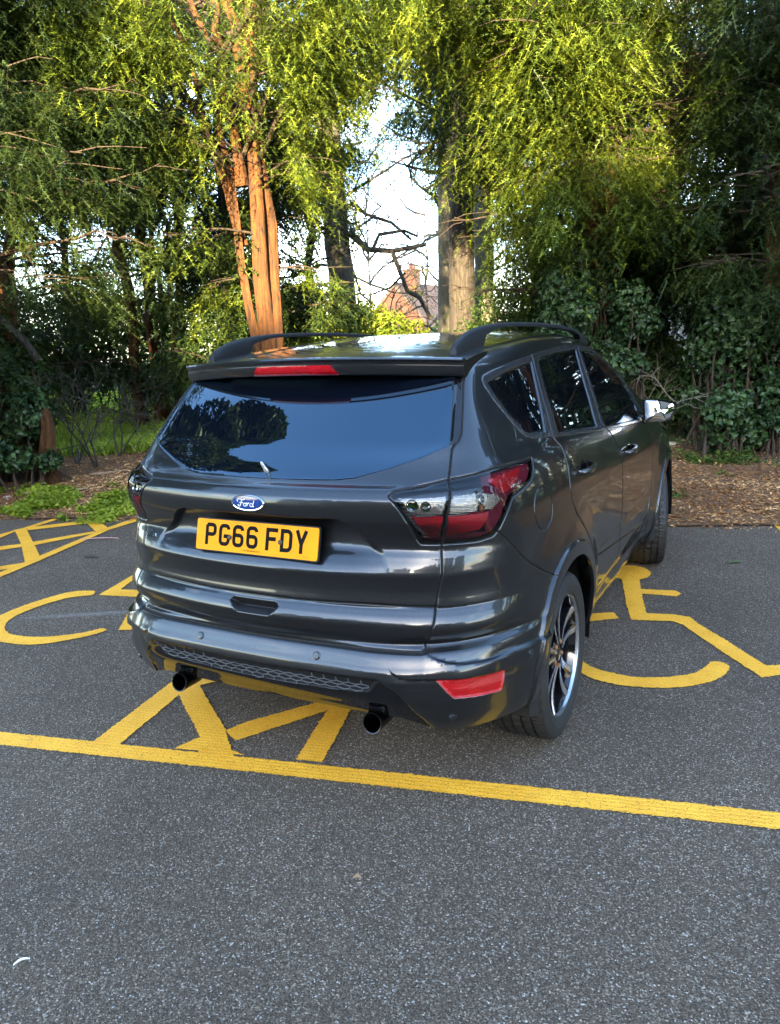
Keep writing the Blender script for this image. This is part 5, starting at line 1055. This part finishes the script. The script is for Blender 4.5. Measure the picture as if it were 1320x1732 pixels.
def tyre_mat():
    m,n,b,o=new_mat('tyre rubber'); b.inputs['Roughness'].default_value=.62
    uv=N(n,'ShaderNodeUVMap'); sp=N(n,'ShaderNodeSeparateXYZ'); n.links.new(uv.outputs[0],sp.inputs[0])
    nz=N(n,'ShaderNodeTexNoise'); nz.inputs['Scale'].default_value=14; nz.inputs['Detail'].default_value=7
    t=N(n,'ShaderNodeTexCoord'); n.links.new(t.outputs['Object'],nz.inputs['Vector'])
    mx=N(n,'ShaderNodeMixRGB'); mx.inputs[1].default_value=(.008,.008,.008,1); mx.inputs[2].default_value=(.028,.026,.024,1); n.links.new(nz.outputs[0],mx.inputs[0]); n.links.new(mx.outputs[0],b.inputs['Base Color'])
    return m
M['tyre']=tyre_mat()

CAR=empty('parked_car',(0,0,0),0,'dark metallic grey five-door family car parked over yellow bay markings, seen from behind','car')
def mirrored(mb_fn,name,mat,parent,**k):
    for sx in (1,-1):
        mb=MB(); mb_fn(mb,sx); mb.build(name,mat,parent,**k)
def surf_pt(p):
    q=project(np.array([p],float),6)[0]; g=-gradF(q[None])[0]; return q,g/np.linalg.norm(g)
def frame(nv,up=(0,0,1)):
    z=Vector(nv).normalized(); x=Vector(up).cross(z).normalized(); y=z.cross(x); return Matrix((x,y,z)).transposed()

# ---- shell panels
P0,PD,NN,N0,TT,LAB=car_shell()
def panel(name,labs,mat,parent,**k):
    msk=np.isin(LAB,labs); return submesh(name,PD,NN,TT[msk],mat,parent,**k)
body=panel('body',[0,16,18],M['paint'],CAR,both=True)
panel('panel_gap',[13],M['seal'],CAR,both=True)
panel('windscreen',[21],M['glass'],CAR,both=True)
panel('front_grille',[22],M['gloss'],CAR,both=True)
for mir in (False,True):
    panel('headlight',[23],M['glass'],CAR,mirror=mir)
tailgate=panel('tailgate',[1],M['paint'],CAR,both=True)
panel('rear_window',[2],M['rearglass'],tailgate,both=True)
panel('handle',[17],M['matt'],tailgate,both=True)
for mir in (False,True): panel('window_edge_trim',[3],M['gloss'],tailgate,mirror=mir)
bumper=panel('rear_bumper',[5],M['paint'],CAR,both=True)
panel('diffuser',[6],M['gloss'],bumper,both=True)
grille=panel('lower_grille',[7],M['seal'],bumper,both=True)
for mir in (False,True):
    panel('reflector',[8],M['redlens'],bumper,mirror=mir)
    panel('window_surround',[11],M['trim'],CAR,mirror=mir)
    panel('quarter_window',[12],M['glass'],CAR,mirror=mir)
DOORS={}
for mir in (False,True):
    sx=-1 if mir else 1
    d=panel('rear_door',[9],M['paint'],CAR,mirror=mir); panel('window',[19],M['glass'],d,mirror=mir); DOORS['r',sx]=d
    d=panel('front_door',[10],M['paint'],CAR,mirror=mir); panel('window',[20],M['glass'],d,mirror=mir); DOORS['f',sx]=d
panel('fuel_flap',[15],M['paint'],CAR)
msk=LAB==15; submesh('quarter_panel_patch',PD,NN,TT[msk],M['paint'],body,mirror=True)
# ---- tail lamps: clear lens over a recessed inner face
sel=(LAB==4); selb=(LAB==14)
inner=PD-N0*.014
cI=P0[TT].mean(1); SI=sz(cI)
li=np.where(sel,1,0)
kind=np.zeros(len(TT),int)
kind[sel]=1
kind[sel&inside(SI,white_o)]=2; kind[sel&inside(SI,red_o)]=3; kind[sel&inside(SI,tri_o)]=4
split=sel&(seg_dist(SI,tg_line,False)<.016); kind[split]=1
for mir in (False,True):
    L0=submesh('tail_light',PD,NN,TT[sel],M['lens'],CAR,mirror=mir)
    submesh('lamp_edge',PD,NN,TT[selb],M['gloss'],L0,mirror=mir)
    low=(SI[:,1]<1.0)|(SI[:,0]>1.02)
    submesh('lamp_housing',inner,N0,TT[(kind==1)&~low],M['gloss'],L0,mirror=mir)
    submesh('smoked_lens',inner,N0,TT[(kind==1)&low],M['smoke'],L0,mirror=mir)
    submesh('white_reflector',inner,N0,TT[kind==2],M['reflector'],L0,mirror=mir)
    submesh('red_reflector',inner,N0,TT[kind==3],M['redglow'],L0,mirror=mir)
    submesh('side_reflector',inner,N0,TT[kind==4],M['redlens'],L0,mirror=mir)
    sx=-1 if mir else 1
    for (x,y,z,r) in ((.585,-.785,1.112,.020),(.625,-.770,1.108,.017),(.775,-.64,1.118,.016),(.775,-.64,1.085,.013)):
        q,nv=surf_pt((x,y,z)); q=q-nv*.012; mb=MB(); Rm=frame(nv)
        ring=[[Vector(q)+Rm@Vector((rr*math.cos(a),rr*math.sin(a),dz)) for a in np.linspace(0,2*math.pi,17)[:-1]] for rr,dz in ((r,0.001),(r,.005),(r*.75,.005),(r*.55,.002),(.0005,.0025))]
        ring=[[Vector((sx*v.x,v.y,v.z)) for v in rg] for rg in ring]
        mb.loft(ring,cap=False).build('bulb',M['chrome'] if z>1.1 else M['rust'],L0)
# chrome line under the white reflector, black rungs beside the inner red lens
    mb=MB(); pts=[]
    for s_,z_ in ((.645,1.077),(.70,1.077),(.755,1.077)):
        x=s_*.86; 
    for t in np.linspace(0,1,7):
        x=.595+(.665-.595)*t; q,nv=surf_pt((x,-.78,1.077)); q=q-nv*.008; pts.append((sx*q[0],q[1],q[2]))
    mb.tube(pts,.0028,6)
    pts=[]
    for t in np.linspace(0,1,9):
        x=.69+(.795-.69)*t; y=-.74+.13*t; q,nv=surf_pt((x,y,1.075)); q=q-nv*.008; pts.append((sx*q[0],q[1],q[2]))
    mb.tube(pts,.0028,6); mb.build('lamp_trim',M['chrome'],L0)
    mb=MB()
    for k in range(13):
        t=k/12; x=.545+.075*t+.004; z=1.118-.125*t; q,nv=surf_pt((x,-.78,z)); q=q-nv*.006
        Rm=frame(nv); a=Vector(q)+Rm@Vector((-.007,0,0)); b_=Vector(q)+Rm@Vector((.007,-.002,0))
        mb.tube([(sx*a.x,a.y,a.z),(sx*b_.x,b_.y,b_.z)],.0012,4)
    mb.build('lamp_rung',M['silver'],L0)

# ---- spoiler with brake lamp
def sp_sec(x):
    t=abs(x)/.617; ye=-.556+.36*x*x; zt=1.577-.019*t*t
    R_=[]
    for dy in (.26,.17,.09,.04):
        yy=ye+dy; R_.append((yy, float(ROOF(np.array(yy)))-.05*x*x-.12*x**4+ (.001 if dy==.26 else .005)-(.0 if t<.9 else .004)))
    zz=R_[-1][1]; 
    R_+= [(ye+.012,zt+.002),(ye+.003,zt-.001),(ye,zt-.006),(ye+.003,zt-.011),(ye+.013,zt-.014),(ye+.016,zt-.024),(ye+.009,zt-.027),(ye+.010,zt-.040),(ye+.020,zt-.060),(ye+.030,zt-.064),(ye+.16,zt-.052)]
    return [Vector((x,a,b)) for a,b in R_]
mb=MB(); xs=np.linspace(-.618,.618,61); mb.loft([sp_sec(x) for x in xs],closed=True,cap=True)
spoiler=mb.build('spoiler',M['paint'],tailgate,angle=28)
mb=MB()
def bl(x,dz,dy): 
    t=abs(x)/.617; ye=-.556+.36*x*x; zt=1.577-.019*t*t
    return Vector((x,ye+dy,zt+dz))
rings=[]
for k in range(25):
    a=-1+2*k/24; xt=.160*a; xb=.188*a
    rings.append([bl(xt,-.0265,.012),bl(xt,-.0262,.004),bl((xt+xb)/2,-.042,.003),bl(xb,-.060,.014),bl(xb,-.063,.024)])
mb.loft(rings,closed=True).build('brake_light',M['stop'],spoiler,angle=50)

# ---- roof rails
def rail(mb,sx):
    ys=[-.335,-.30,-.22,-.12,0,.15,.4,.7,1.0,1.25,1.42,1.55,1.63]; top=[1.596,1.618,1.645,1.663,1.675,1.683,1.687,1.685,1.677,1.663,1.645,1.624,1.602]
    rings=[]; 
    for i,y in enumerate(np.linspace(0,1,49)):
        yy=ys[0]+(ys[-1]-ys[0])*y; zt=float(np.interp(yy,ys,top)); x=.555+.012*math.sin(yy*1.6)
        zr=float(ztop(np.array(x),np.array(yy)))-.012
        th=np.interp(yy,[-.335,-.16,-.06,.1,1.25,1.40,1.50,1.63],[.2,.2,.034,.018,.018,.028,.2,.2]); zb_=max(zr-.015,zt-th) if yy<0 or yy>1.3 else zt-th; zb_=min(zb_,zt-.012)
        w_=.016
        rings.append([(sx*(x+dx*w_),yy,zb_+(zt-zb_)*dz) for dx,dz in ((-1,0),(-1.0,.55),(-.75,.88),(-.3,1),(.3,1),(.75,.88),(1.05,.5),(1.15,0))])
    mb.loft([[Vector(p) for p in r] for r in rings])
mirrored(rail,'roof_rail',M['matt'],CAR,angle=60)
# roof/side seam strips and aerial
mb=MB(); mb.tube([(0,-.12,1.625),(0,-.16,1.66),(0,-.20,1.672)],[.02,.012,.003],8)
# ---- door mirrors
def mirror_shape(sx):
    yb=1.77
    O=rounded([(.868,1.243),(.955,1.238),(1.043,1.221),(1.052,1.196),(1.022,1.128),(.985,1.112),(.878,1.108)],.018,3)
    cx=sum(p[0] for p in O)/len(O); cz=sum(p[1] for p in O)/len(O)
    mb=MB(); rings=[]
    for k,(dy,s_) in enumerate(((.006,.90),(-.004,.965),(-.006,1.0),(.004,1.045),(.03,1.055),(.06,1.0),(.09,.86),(.11,.62),(.12,.3),(.123,.02))):
        rings.append([Vector((sx*(cx+(x-cx)*s_),yb+dy+(.02 if 0 else 0),cz+(z-cz)*s_)) for x,z in O])
    mb.loft(rings,closed=True,cap=True)
    o=mb.build('wing_mirror',M['gloss'],CAR,angle=50)
    g=MB(); r=[]
    for s_,dy in ((.93,.0),(.90,-.0035),(.3,-.004),(.01,-.004)):
        r.append([Vector((sx*(cx+(x-cx)*s_),yb-.0005+dy+ (x-cx)*.05+(z-cz)*.05,cz+(z-cz)*s_)) for x,z in O])
    g.loft(r,closed=True,cap=False).build('mirror_glass',M['mirror'],o,angle=60)
    f=MB(); f.tube([(sx*.83,1.80,1.115),(sx*.88,1.80,1.13),(sx*.93,1.81,1.15)],[.03,.026,.03],10).build('mirror_stalk',M['gloss'],o)
for sx in (1,-1): mirror_shape(sx)
# ---- door handles
for (k,yc,zc) in (('r',.27,1.078),('f',1.235,1.022)):
    for sx in (1,-1):
        q,nv=surf_pt((.89,yc,zc)); mb=MB(); pts=[]
        for t in np.linspace(-1,1,15):
            yy=yc+.10*t; qq,n2=surf_pt((.89,yy,zc+.006*t)); off=.036*(1-abs(t)**4)+.002
            pts.append(Vector((sx*(qq[0]+n2[0]*off),yy,qq[2])))
        rings=[]
        for i,p in enumerate(pts):
            t=-1+2*i/14; hw=.015*(1-.25*abs(t)**3); rings.append([p+Vector((sx*a*.008,0,b*hw)) for a,b in ((1,0),(.7,.75),(0,1),(-1,.8),(-1.1,0),(-1,-.8),(0,-1),(.7,-.75))])
        mb.loft(rings).build('handle',M['chrome'] if 0 else M['paint'],DOORS[k,sx],angle=60)
        cp=MB(); Rm=frame((sx*nv[0],nv[1],nv[2])); c0=Vector((sx*q[0],q[1],q[2]))
        cp.loft([[c0+Rm@Vector((r_*math.cos(a)*1.3,r_*math.sin(a),.0012*(1 if r_>.001 else .2))) for a in np.linspace(0,2*math.pi,21)[:-1]] for r_ in (.034,.001)],cap=False).build('handle_cup',M['gloss'],DOORS[k,sx])
# ---- parking sensors
for p in ((.253,-.889,.593),(.696,-.76,.398),(.880,-.49,.545)):
    for sx in (1,-1):
        q,nv=surf_pt(p); i=disp(np.array([q]))[0]; q=q+nv*(i+.001); Rm=frame(nv); mb=MB()
        rg=[[Vector(q)+Rm@Vector((r_*math.cos(a),r_*math.sin(a),dz)) for a in np.linspace(0,2*math.pi,19)[:-1]] for r_,dz in ((.0155,-.002),(.0150,.0015),(.0125,.002),(.0118,.0005),(.011,.0035),(.0005,.004))]
        mb.loft([[Vector((sx*v.x,v.y,v.z)) for v in r] for r in rg],cap=False).build('parking_sensor',M['trim'],bumper,angle=40)
# ---- honeycomb grille
mb=MB(); a_=.0165; segs=[]
for row in range(-1,5):
    for colm in range(-30,31):
        cx=colm*a_*1.732*1.65+(row%2)*a_*.866*1.65; cz=.482+row*a_*1.5*.62
        for k in (0,1,2):
            for w_ in (math.radians(60*k+30),math.radians(60*(k+1)+30)): segs.append((cx+a_*1.65*math.cos(w_),-.87,cz+a_*.66*math.sin(w_)))
sa=np.array(segs); sg=np.sign(sa[:,0]); sq=sa.copy(); sq[:,0]=np.abs(sq[:,0]); sq=project(sq,6); gg=-gradF(sq); gg/=np.linalg.norm(gg,axis=1,keepdims=True)
okk=inside(sz(sq),grille_o); sq=sq-gg*.004; sq[:,0]*=sg
for k in range(0,len(sq),2):
    if okk[k] and okk[k+1]: mb.tube([tuple(sq[k]),tuple(sq[k+1])],.0019,4,cap=False)
mb.build('honeycomb',simple('grille mesh',(.20,.20,.21),.28,metal=.6,var=(30,.3)),grille,smooth=False)
# ---- exhaust tips
for sx in (1,-1):
    mb=MB(); c0=Vector((sx*.430,-.815,.352)); prof=[(.037,.10),(.037,.02),(.037,.004),(.0355,.0),(.032,.001),(.031,.02),(.029,.09),(.001,.09)]
    rg=[[c0+Vector((r_*math.cos(a),dy-.02+r_*math.sin(a)*.25,r_*math.sin(a))) for a in np.linspace(0,2*math.pi,29)[:-1]] for r_,dy in prof]
    e_=mb.loft(rg,cap=False).build('exhaust_pipe',simple('dark chrome',(.035,.035,.038),.25,metal=1,var=(25,.3)),CAR,angle=40)
# ---- bumper lip under the diffuser, underbody, wheel wells
mb=MB(); mb.box((0,1.45,.27),(1.30,3.7,.06)); mb.box((0,-.48,.39),(1.05,.40,.05)); mb.box((0,1.35,.60),(1.30,1.95,.5)); mb.box((0,.0,.62),(1.0,1.2,.3)); mb.box((0,2.7,.62),(1.0,1.2,.4)); mb.box((0,-.62,.52),(.9,.14,.2))
mb.build('underbody',M['under'],CAR,smooth=False)
for yc in (0,WB):
    for sx in (1,-1):
        mb=MB(); rg=[]
        for a in np.linspace(-.22,math.pi+.22,33):
            rg.append([Vector((sx*x,yc+r_*math.cos(a),ZC+r_*math.sin(a))) for x,r_ in ((.50,ARCH_R+.03),(.86,ARCH_R+.035),(.885,ARCH_R+.004))])
        mb.loft(rg,closed=False,cap=False)
        mb.box((sx*.52,yc,.5),(.02,.86,.6)); mb.build('wheel_arch_liner',M['under'],CAR)
        # turned-in lip of the arch
        mb=MB(); rg=[]
        for a in np.linspace(-.28 if 1 else 0,math.pi+.22,70):
            yy=yc+ARCH_R*math.cos(a); zz=ZC+ARCH_R*math.sin(a)
            if zz<.235: continue
            q=np.array([[float(xside(np.array(yy),np.array(zz))),yy,zz]]); q=project(q,5); hh=disp(q)[0]; x=q[0,0]+hh
            rg.append([Vector((sx*(x+.0005),yy,zz)),Vector((sx*(x-.004),yc+(ARCH_R-.004)*math.cos(a),ZC+(ARCH_R-.004)*math.sin(a))),Vector((sx*(x-.03),yc+(ARCH_R-.001)*math.cos(a),ZC+(ARCH_R-.001)*math.sin(a))),Vector((sx*(x-.07),yc+(ARCH_R+.02)*math.cos(a),ZC+(ARCH_R+.02)*math.sin(a)))])
        mb.loft(rg,closed=False,cap=False).build('arch_lip',M['gloss'],body,angle=80)
# ---- wheels
def wheel(yc,sx,steer=0):
    wroot=empty('wheel',(sx*.768,yc,.345)); wroot.parent=CAR; wroot.rotation_euler=(0.35 if yc==0 else 1.1,0,steer)
    hw=.118
    # tyre profile (x from inner to outer, radius) with circumferential grooves
    prof=[(-.105,.245),(-.118,.265),(-.121,.295),(-.114,.322),(-.102,.336)]
    gro=[-.062,-.021,.021,.062]
    xsn=[-.092]
    for g_ in gro:
        for dx,dr in ((-.0055,0),(-.004,-.0085),(.004,-.0085),(.0055,0)): prof.append((g_+dx,.345-.25*(g_/.118)**4*.02*0-abs(g_)**3*4+dr))
    prof=sorted(prof+[(-.092,.3415),(.092,.3415)],key=lambda p:p[0] if p[0]>-.1 else -1+p[1]*0)
    inner_=[(-.105,.245),(-.118,.265),(-.121,.295),(-.114,.322),(-.102,.336)]
    mid=[p for p in prof if p not in inner_]
    outer=[(.102,.336),(.108,.331),(.114,.322),(.119,.305),(.1195,.300),(.121,.298),(.121,.290),(.1195,.287),(.117,.270),(.112,.256),(.105,.249),(.098,.245)]
    pr=inner_+mid+outer
    nseg=192; V=[];uv=[]
    ths=np.linspace(0,2*math.pi,nseg,endpoint=False)
    sip=(np.arange(nseg)%4)
    for j,(x,r_) in enumerate(pr):
        for i,th in enumerate(ths):
            rr=r_; sh=int(round(x*60))
            if r_>.334:
                # slanted sipes cut between the blocks
                if (i+int(abs(x)*90))%4==0: rr-=.006
            V.append((sx*x,rr*math.cos(th),rr*math.sin(th))); uv.append((i/nseg,j/len(pr)))
    Fc=[]; n=nseg
    for j in range(len(pr)-1):
        for i in range(n):
            q=(j*n+i,j*n+(i+1)%n,(j+1)*n+(i+1)%n,(j+1)*n+i); Fc.append(q if sx>0 else q[::-1])
    me=bpy.data.meshes.new('tyre'); me.from_pydata(V,[],Fc); me.polygons.foreach_set('use_smooth',[True]*len(Fc)); me.set_sharp_from_angle(angle=rad(22))
    link('tyre',me,M['tyre'],wroot)
    # sidewall ribs
    # rim
    X=lambda x,r_,th: Vector((sx*x,r_*math.cos(th),r_*math.sin(th)))
    mb=MB(); rg=[[X(x,r_,th) for th in np.linspace(0,2*math.pi,97)[:-1]] for x,r_ in ((.095,.249),(.105,.2495),(.1060,.248),(.104,.246),(.094,.242))]
    rim=mb.loft(rg,cap=False).build('rim',M['silver'],wroot,angle=40)
    mb=MB(); rg=[[X(x,r_,th) for th in np.linspace(0,2*math.pi,65)[:-1]] for x,r_ in ((.094,.240),(.05,.228),(-.09,.232))]
    mb.loft(rg,cap=False).build('rim_barrel',M['rimblack'],rim)
    # double spokes
    sp=MB(); sf=MB()
    for k in range(5):
        th0=2*math.pi*k/5
        for sgn in (-1,1):
            a=[]; b=[]
            for t in np.linspace(0,1,9):
                r_=.050+t*.193
                off=sgn*(.012+.043*t**1.1)              # lateral offset from the pair's middle line
                half=.008+.0165*t**1.15
                x=.084-.016*math.sin(t*math.pi*.55)+.028*t**3
                def Q(lat,xx): 
                    y_=r_*math.cos(th0)-lat*math.sin(th0); z_=r_*math.sin(th0)+lat*math.cos(th0); return Vector((sx*xx,y_,z_))
                a.append([Q(off-half,x-.028),Q(off-half*1.0,x-.001),Q(off+half,x-.001),Q(off+half,x-.028)])
                b.append([Q(off-half*(.62-.2*sgn),x-.0005),Q(off-half*(.60-.2*sgn),x+.0015),Q(off+half*.1*sgn,x+.0022),Q(off+half*(.60+.2*sgn),x+.0015),Q(off+half*(.62+.2*sgn),x-.0005)])
            sp.loft(a); sf.loft(b,closed=False,cap=False)
    sp.build('spoke_side',M['rimblack'],rim,angle=30); sf.build('spoke_face',M['silver'],rim,angle=25)
    mb=MB(); rg=[[X(x,r_,th) for th in np.linspace(0,2*math.pi,41)[:-1]] for x,r_ in ((.03,.074),(.072,.070),(.078,.062),(.079,.034),(.083,.030),(.086,.024),(.087,.001))]
    mb.loft(rg,cap=False).build('hub_cap',M['rimblack'],rim,angle=35)
    mb=MB()
    for k in range(5):
        th=2*math.pi*(k+.5)/5; c0=(sx*.070,.052*math.cos(th),.052*math.sin(th)); mb.tube([c0,(sx*.084,c0[1],c0[2]),(sx*.088,c0[1],c0[2])],[.0115,.0115,.006],6)
    mb.build('wheel_bolt',M['rust'],rim,angle=20)
    mb=MB(); rg=[[X(x,r_,th) for th in np.linspace(0,2*math.pi,49)[:-1]] for x,r_ in ((-.01,.155),(.012,.155),(.013,.09),(.03,.08),(.03,.001))]
    mb.loft(rg,cap=False).build('brake_disc',M['disc'],wroot,angle=35)
for yc in (0,WB):
    for sx in (1,-1): wheel(yc,sx,.20 if yc else 0)
# mud flap ahead/behind rear wheel is absent; number plate
def plate_frame():
    # plate leans with the tailgate: top y=-.8275, bottom y=-.8545
    c0=Vector((0,-.8425,.9705)); up=Vector((0,.027,.1077)).normalized(); rt=Vector((1,0,0)); nv=rt.cross(up).normalized()
    return c0,rt,up,nv
PC,PR,PU,PN=plate_frame()
def pp(x,z,d): return PC+PR*x+PU*z+PN*d
def rrect(w_,h_,r_,n=5):
    o=[]
    for cx,cy,a0 in ((w_/2-r_,h_/2-r_,0),(-w_/2+r_,h_/2-r_,90),(-w_/2+r_,-h_/2+r_,180),(w_/2-r_,-h_/2+r_,270)):
        for k in range(n+1): a=math.radians(a0+90*k/n); o.append((cx+r_*math.cos(a),cy+r_*math.sin(a)))
    return o
mb=MB(); O=rrect(.520,.111,.008); mb.loft([[pp(x,z,d) for x,z in O] for d in (-.006,.0)]); plate=mb.build('number_plate',M['plate'],tailgate,angle=40)
mb=MB(); O2=rrect(.528,.119,.009); mb.loft([[pp(x,z,d) for x,z in O2] for d in (-.012,-.0035)]); mb.build('plate_backing',M['matt'],plate,angle=40)
def strokes(mbk,lines,x0,z0,sc,wd,d,pf,rnd=True):
    """each polyline becomes a flat ribbon of width wd"""
    for li_,ln in enumerate(lines):
        pts=[Vector((x0+x*sc,z0+z*sc,0)) for x,z in ln]; closed=(pts[0]-pts[-1]).length<1e-6
        n=len(pts); Lp=[];Rp=[]
        for i in range(n):
            if closed: a=pts[i]-pts[i-1 if i>0 else n-2]; b=pts[(i+1) if i<n-1 else 1]-pts[i]
            else: a=pts[i]-pts[max(i-1,0)]; b=pts[min(i+1,n-1)]-pts[i]
            if a.length<1e-9:a=b
            if b.length<1e-9:b=a
            a=a.normalized();b=b.normalized(); t=(a+b).normalized(); nr=Vector((-t.y,t.x,0)); k=1/max(.5,nr.dot(Vector((-a.y,a.x,0))))
            Lp.append(pts[i]+nr*wd/2*k); Rp.append(pts[i]-nr*wd/2*k)
        V=[pf(p.x,p.y,d+li_*.00025) for p in Lp]+[pf(p.x,p.y,d+li_*.00025) for p in Rp]
        mbk.add(V,[(i,i+1,n+i+1,n+i)[::-1] for i in range(n-1)])
def arc(cx,cz,rx,rz,a0,a1,n=8): return [(cx+rx*math.cos(math.radians(a0+(a1-a0)*k/n)),cz+rz*math.sin(math.radians(a0+(a1-a0)*k/n))) for k in range(n+1)]
w0,w1,h0,h1=7,43,7,72   # centre lines of 14 mm strokes in a 50 x 79 box
GL={'P':[[(w0,0),(w0,h1)],[(w0,h1)]+[(w1-12,h1)]+arc(w1-12,h1-12,12,12,90,0)+[(w1,h1-22)]+arc(w1-12,h1-22,12,12,0,-90)+[(w0,h1-34)]],
 'G':[arc(w1-13,h1-14,13,14,5,90)+arc(w0+13,h1-14,13,14,90,180)+arc(w0+13,h0+14,13,14,180,270)+arc(w1-13,h0+14,13,14,270,360)+[(w1,35),(w1-21,35)]],
 '6':[arc(w1-13,h1-14,13,14,5,90)+arc(w0+13,h1-14,13,14,90,180)+arc(w0+13,h0+14,13,14,180,270)+arc(w1-13,h0+14,13,14,270,360)+arc(w1-13,42-13,13,13,0,90)+[(w0+2,42)]],
 'F':[[(w0,0),(w0,79)],[(w0,h1),(50,h1)],[(w0,41),(43,41)]],
 'D':[[(w0,0),(w0,79)],[(w0,h1)]+arc(w1-15,h1-15,15,15,90,0)+arc(w1-15,h0+15,15,15,0,-90)+[(w0,h0)]],
 'Y':[[(25,0),(25,36)],[(6,79),(25,32)],[(44,79),(25,32)]]}
mb=MB(); xp=-.2195
for ch in 'PG66 FDY':
    if ch==' ': xp+=.022; continue
    strokes(mb,GL[ch],xp,-.0365,.001,.0138,.0006,pp); xp+=.061
mb.build('plate_characters',M['black_ink'],plate,smooth=False)
def text_mesh(name,body_,size,fn,mat,parent,extr=0):
    cu=bpy.data.curves.new(name,'FONT'); cu.body=body_; cu.size=size; cu.align_x='CENTER'; cu.resolution_u=3
    tmp=bpy.data.objects.new('tmp',cu); COL.objects.link(tmp); dg=bpy.context.evaluated_depsgraph_get()
    me=bpy.data.meshes.new_from_object(tmp.evaluated_get(dg)); bpy.data.objects.remove(tmp)
    for v in me.vertices: v.co=fn(v.co.x,v.co.y)
    return link(name,me,mat,parent)
text_mesh('maker_line','trendstudion.com',.0105,lambda x,z: pp(x-.012,z-.0475,.0008),M['black_ink'],plate)
text_mesh('standard_line','BS AU 145d',.0045,lambda x,z: pp(x+.215,z-.047,.0008),M['black_ink'],plate)
mb=MB()
for x in (-.109,.109):
    r=[[pp(x+r_*math.cos(a),-.004+r_*math.sin(a),d) for a in np.linspace(0,2*math.pi,15)[:-1]] for r_,d in ((.0085,.0005),(.0085,.004),(.005,.0055),(.0005,.0058))]
    mb.loft(r,cap=False)
mb.build('plate_screw',simple('old screw cap',(.05,.025,.01),.5,var=(80,.6)),plate)
# ---- oval badge with script
q0,nv0=surf_pt((0.0,-.86,1.103)); nv0=Vector(nv0); nv0.x=0; nv0.normalize(); q0=Vector(q0)+nv0*.001; BU=nv0.cross(Vector((1,0,0))).normalized(); BU=-BU if BU.z<0 else BU
def bp_(x,z,d): return q0+Vector((1,0,0))*x+BU*z+nv0*(d-.0)
def ell(rx,rz,d,n=48): return [bp_(rx*math.cos(a),rz*math.sin(a),d+ -.22*(rx*math.cos(a))**2) for a in np.linspace(0,2*math.pi,n+1)[:-1]]
mb=MB(); mb.loft([ell(.069,.0278,-.003),ell(.069,.0278,.004),ell(.067,.0264,.006),ell(.0632,.0236,.0055)],cap=False); badge=mb.build('badge',M['chrome'],tailgate,angle=50)
mb=MB(); mb.loft([ell(.0634,.0237,.0054),ell(.03,.012,.0068),ell(.001,.0004,.007)],cap=False); mb.build('badge_field',M['blue'],badge,angle=60)
FS=[[(-40,6),(-44,10),(-40,15),(-30,15),(-18,13),(-8,16)],[(-22,13),(-25,4),(-29,-6),(-33,-11),(-38,-10),(-40,-6),(-36,-4)],[(-33,2),(-26,3.5),(-17,3)],
 arc(-9,-4,6,5.5,60,420,12),[(-4,1),(2,2)],[(3,3),(2,-3),(0,-9)],[(2,-3),(6,2),(9,3),(11,1)],
 arc(20,-4,6.5,5.5,40,400,12),[(34,14),(30,4),(27,-6),(28,-9),(32,-8)]]
mb=MB(); strokes(mb,FS,.002,-.002,.00095,.0034,.0085,bp_); mb.build('badge_script',M['white_ink'],badge,smooth=False)
mb=MB()
strokes(mb,[arc(0,0,60,21,0,360,40)],0,0,.001,.0012,.0082,bp_)
# ---- chrome letters, left of the plate
def kg(x,z):
    X_=-(.545)+x; zc=.918+z; q,nv=surf_pt((abs(X_),-.78,zc)); dd=disp(np.array([q]))[0]; return Vector((-(q[0]+nv[0]*(dd+.003)),q[1]+nv[1]*(dd+.003),q[2]))
t_=text_mesh('model_lettering','KUGA',.026,kg,M['chrome'],tailgate)
# ---- washer nozzle on the rear glass
q,nv=surf_pt((0.012,-.78,1.215)); nv=Vector(nv); c0=Vector(q)
mb=MB(); a1=c0-nv*.01; up_=Vector((-.35,0,.55)); mb.tube([a1,c0+nv*.008,c0+nv*.010+up_*.004,c0+nv*.022+up_*.022,c0+nv*.026+up_*.027],[.009,.008,.0065,.0055,.003],12)
mb.build('wiper_spindle',simple('worn metal',(.55,.5,.48),.35,metal=.7,var=(90,.5)),tailgate,angle=40)
# ---- small badge strip on rear door sill and interior back panel
mb=MB(); mb.box((0,3.55,.52),(.9,.02,.2));
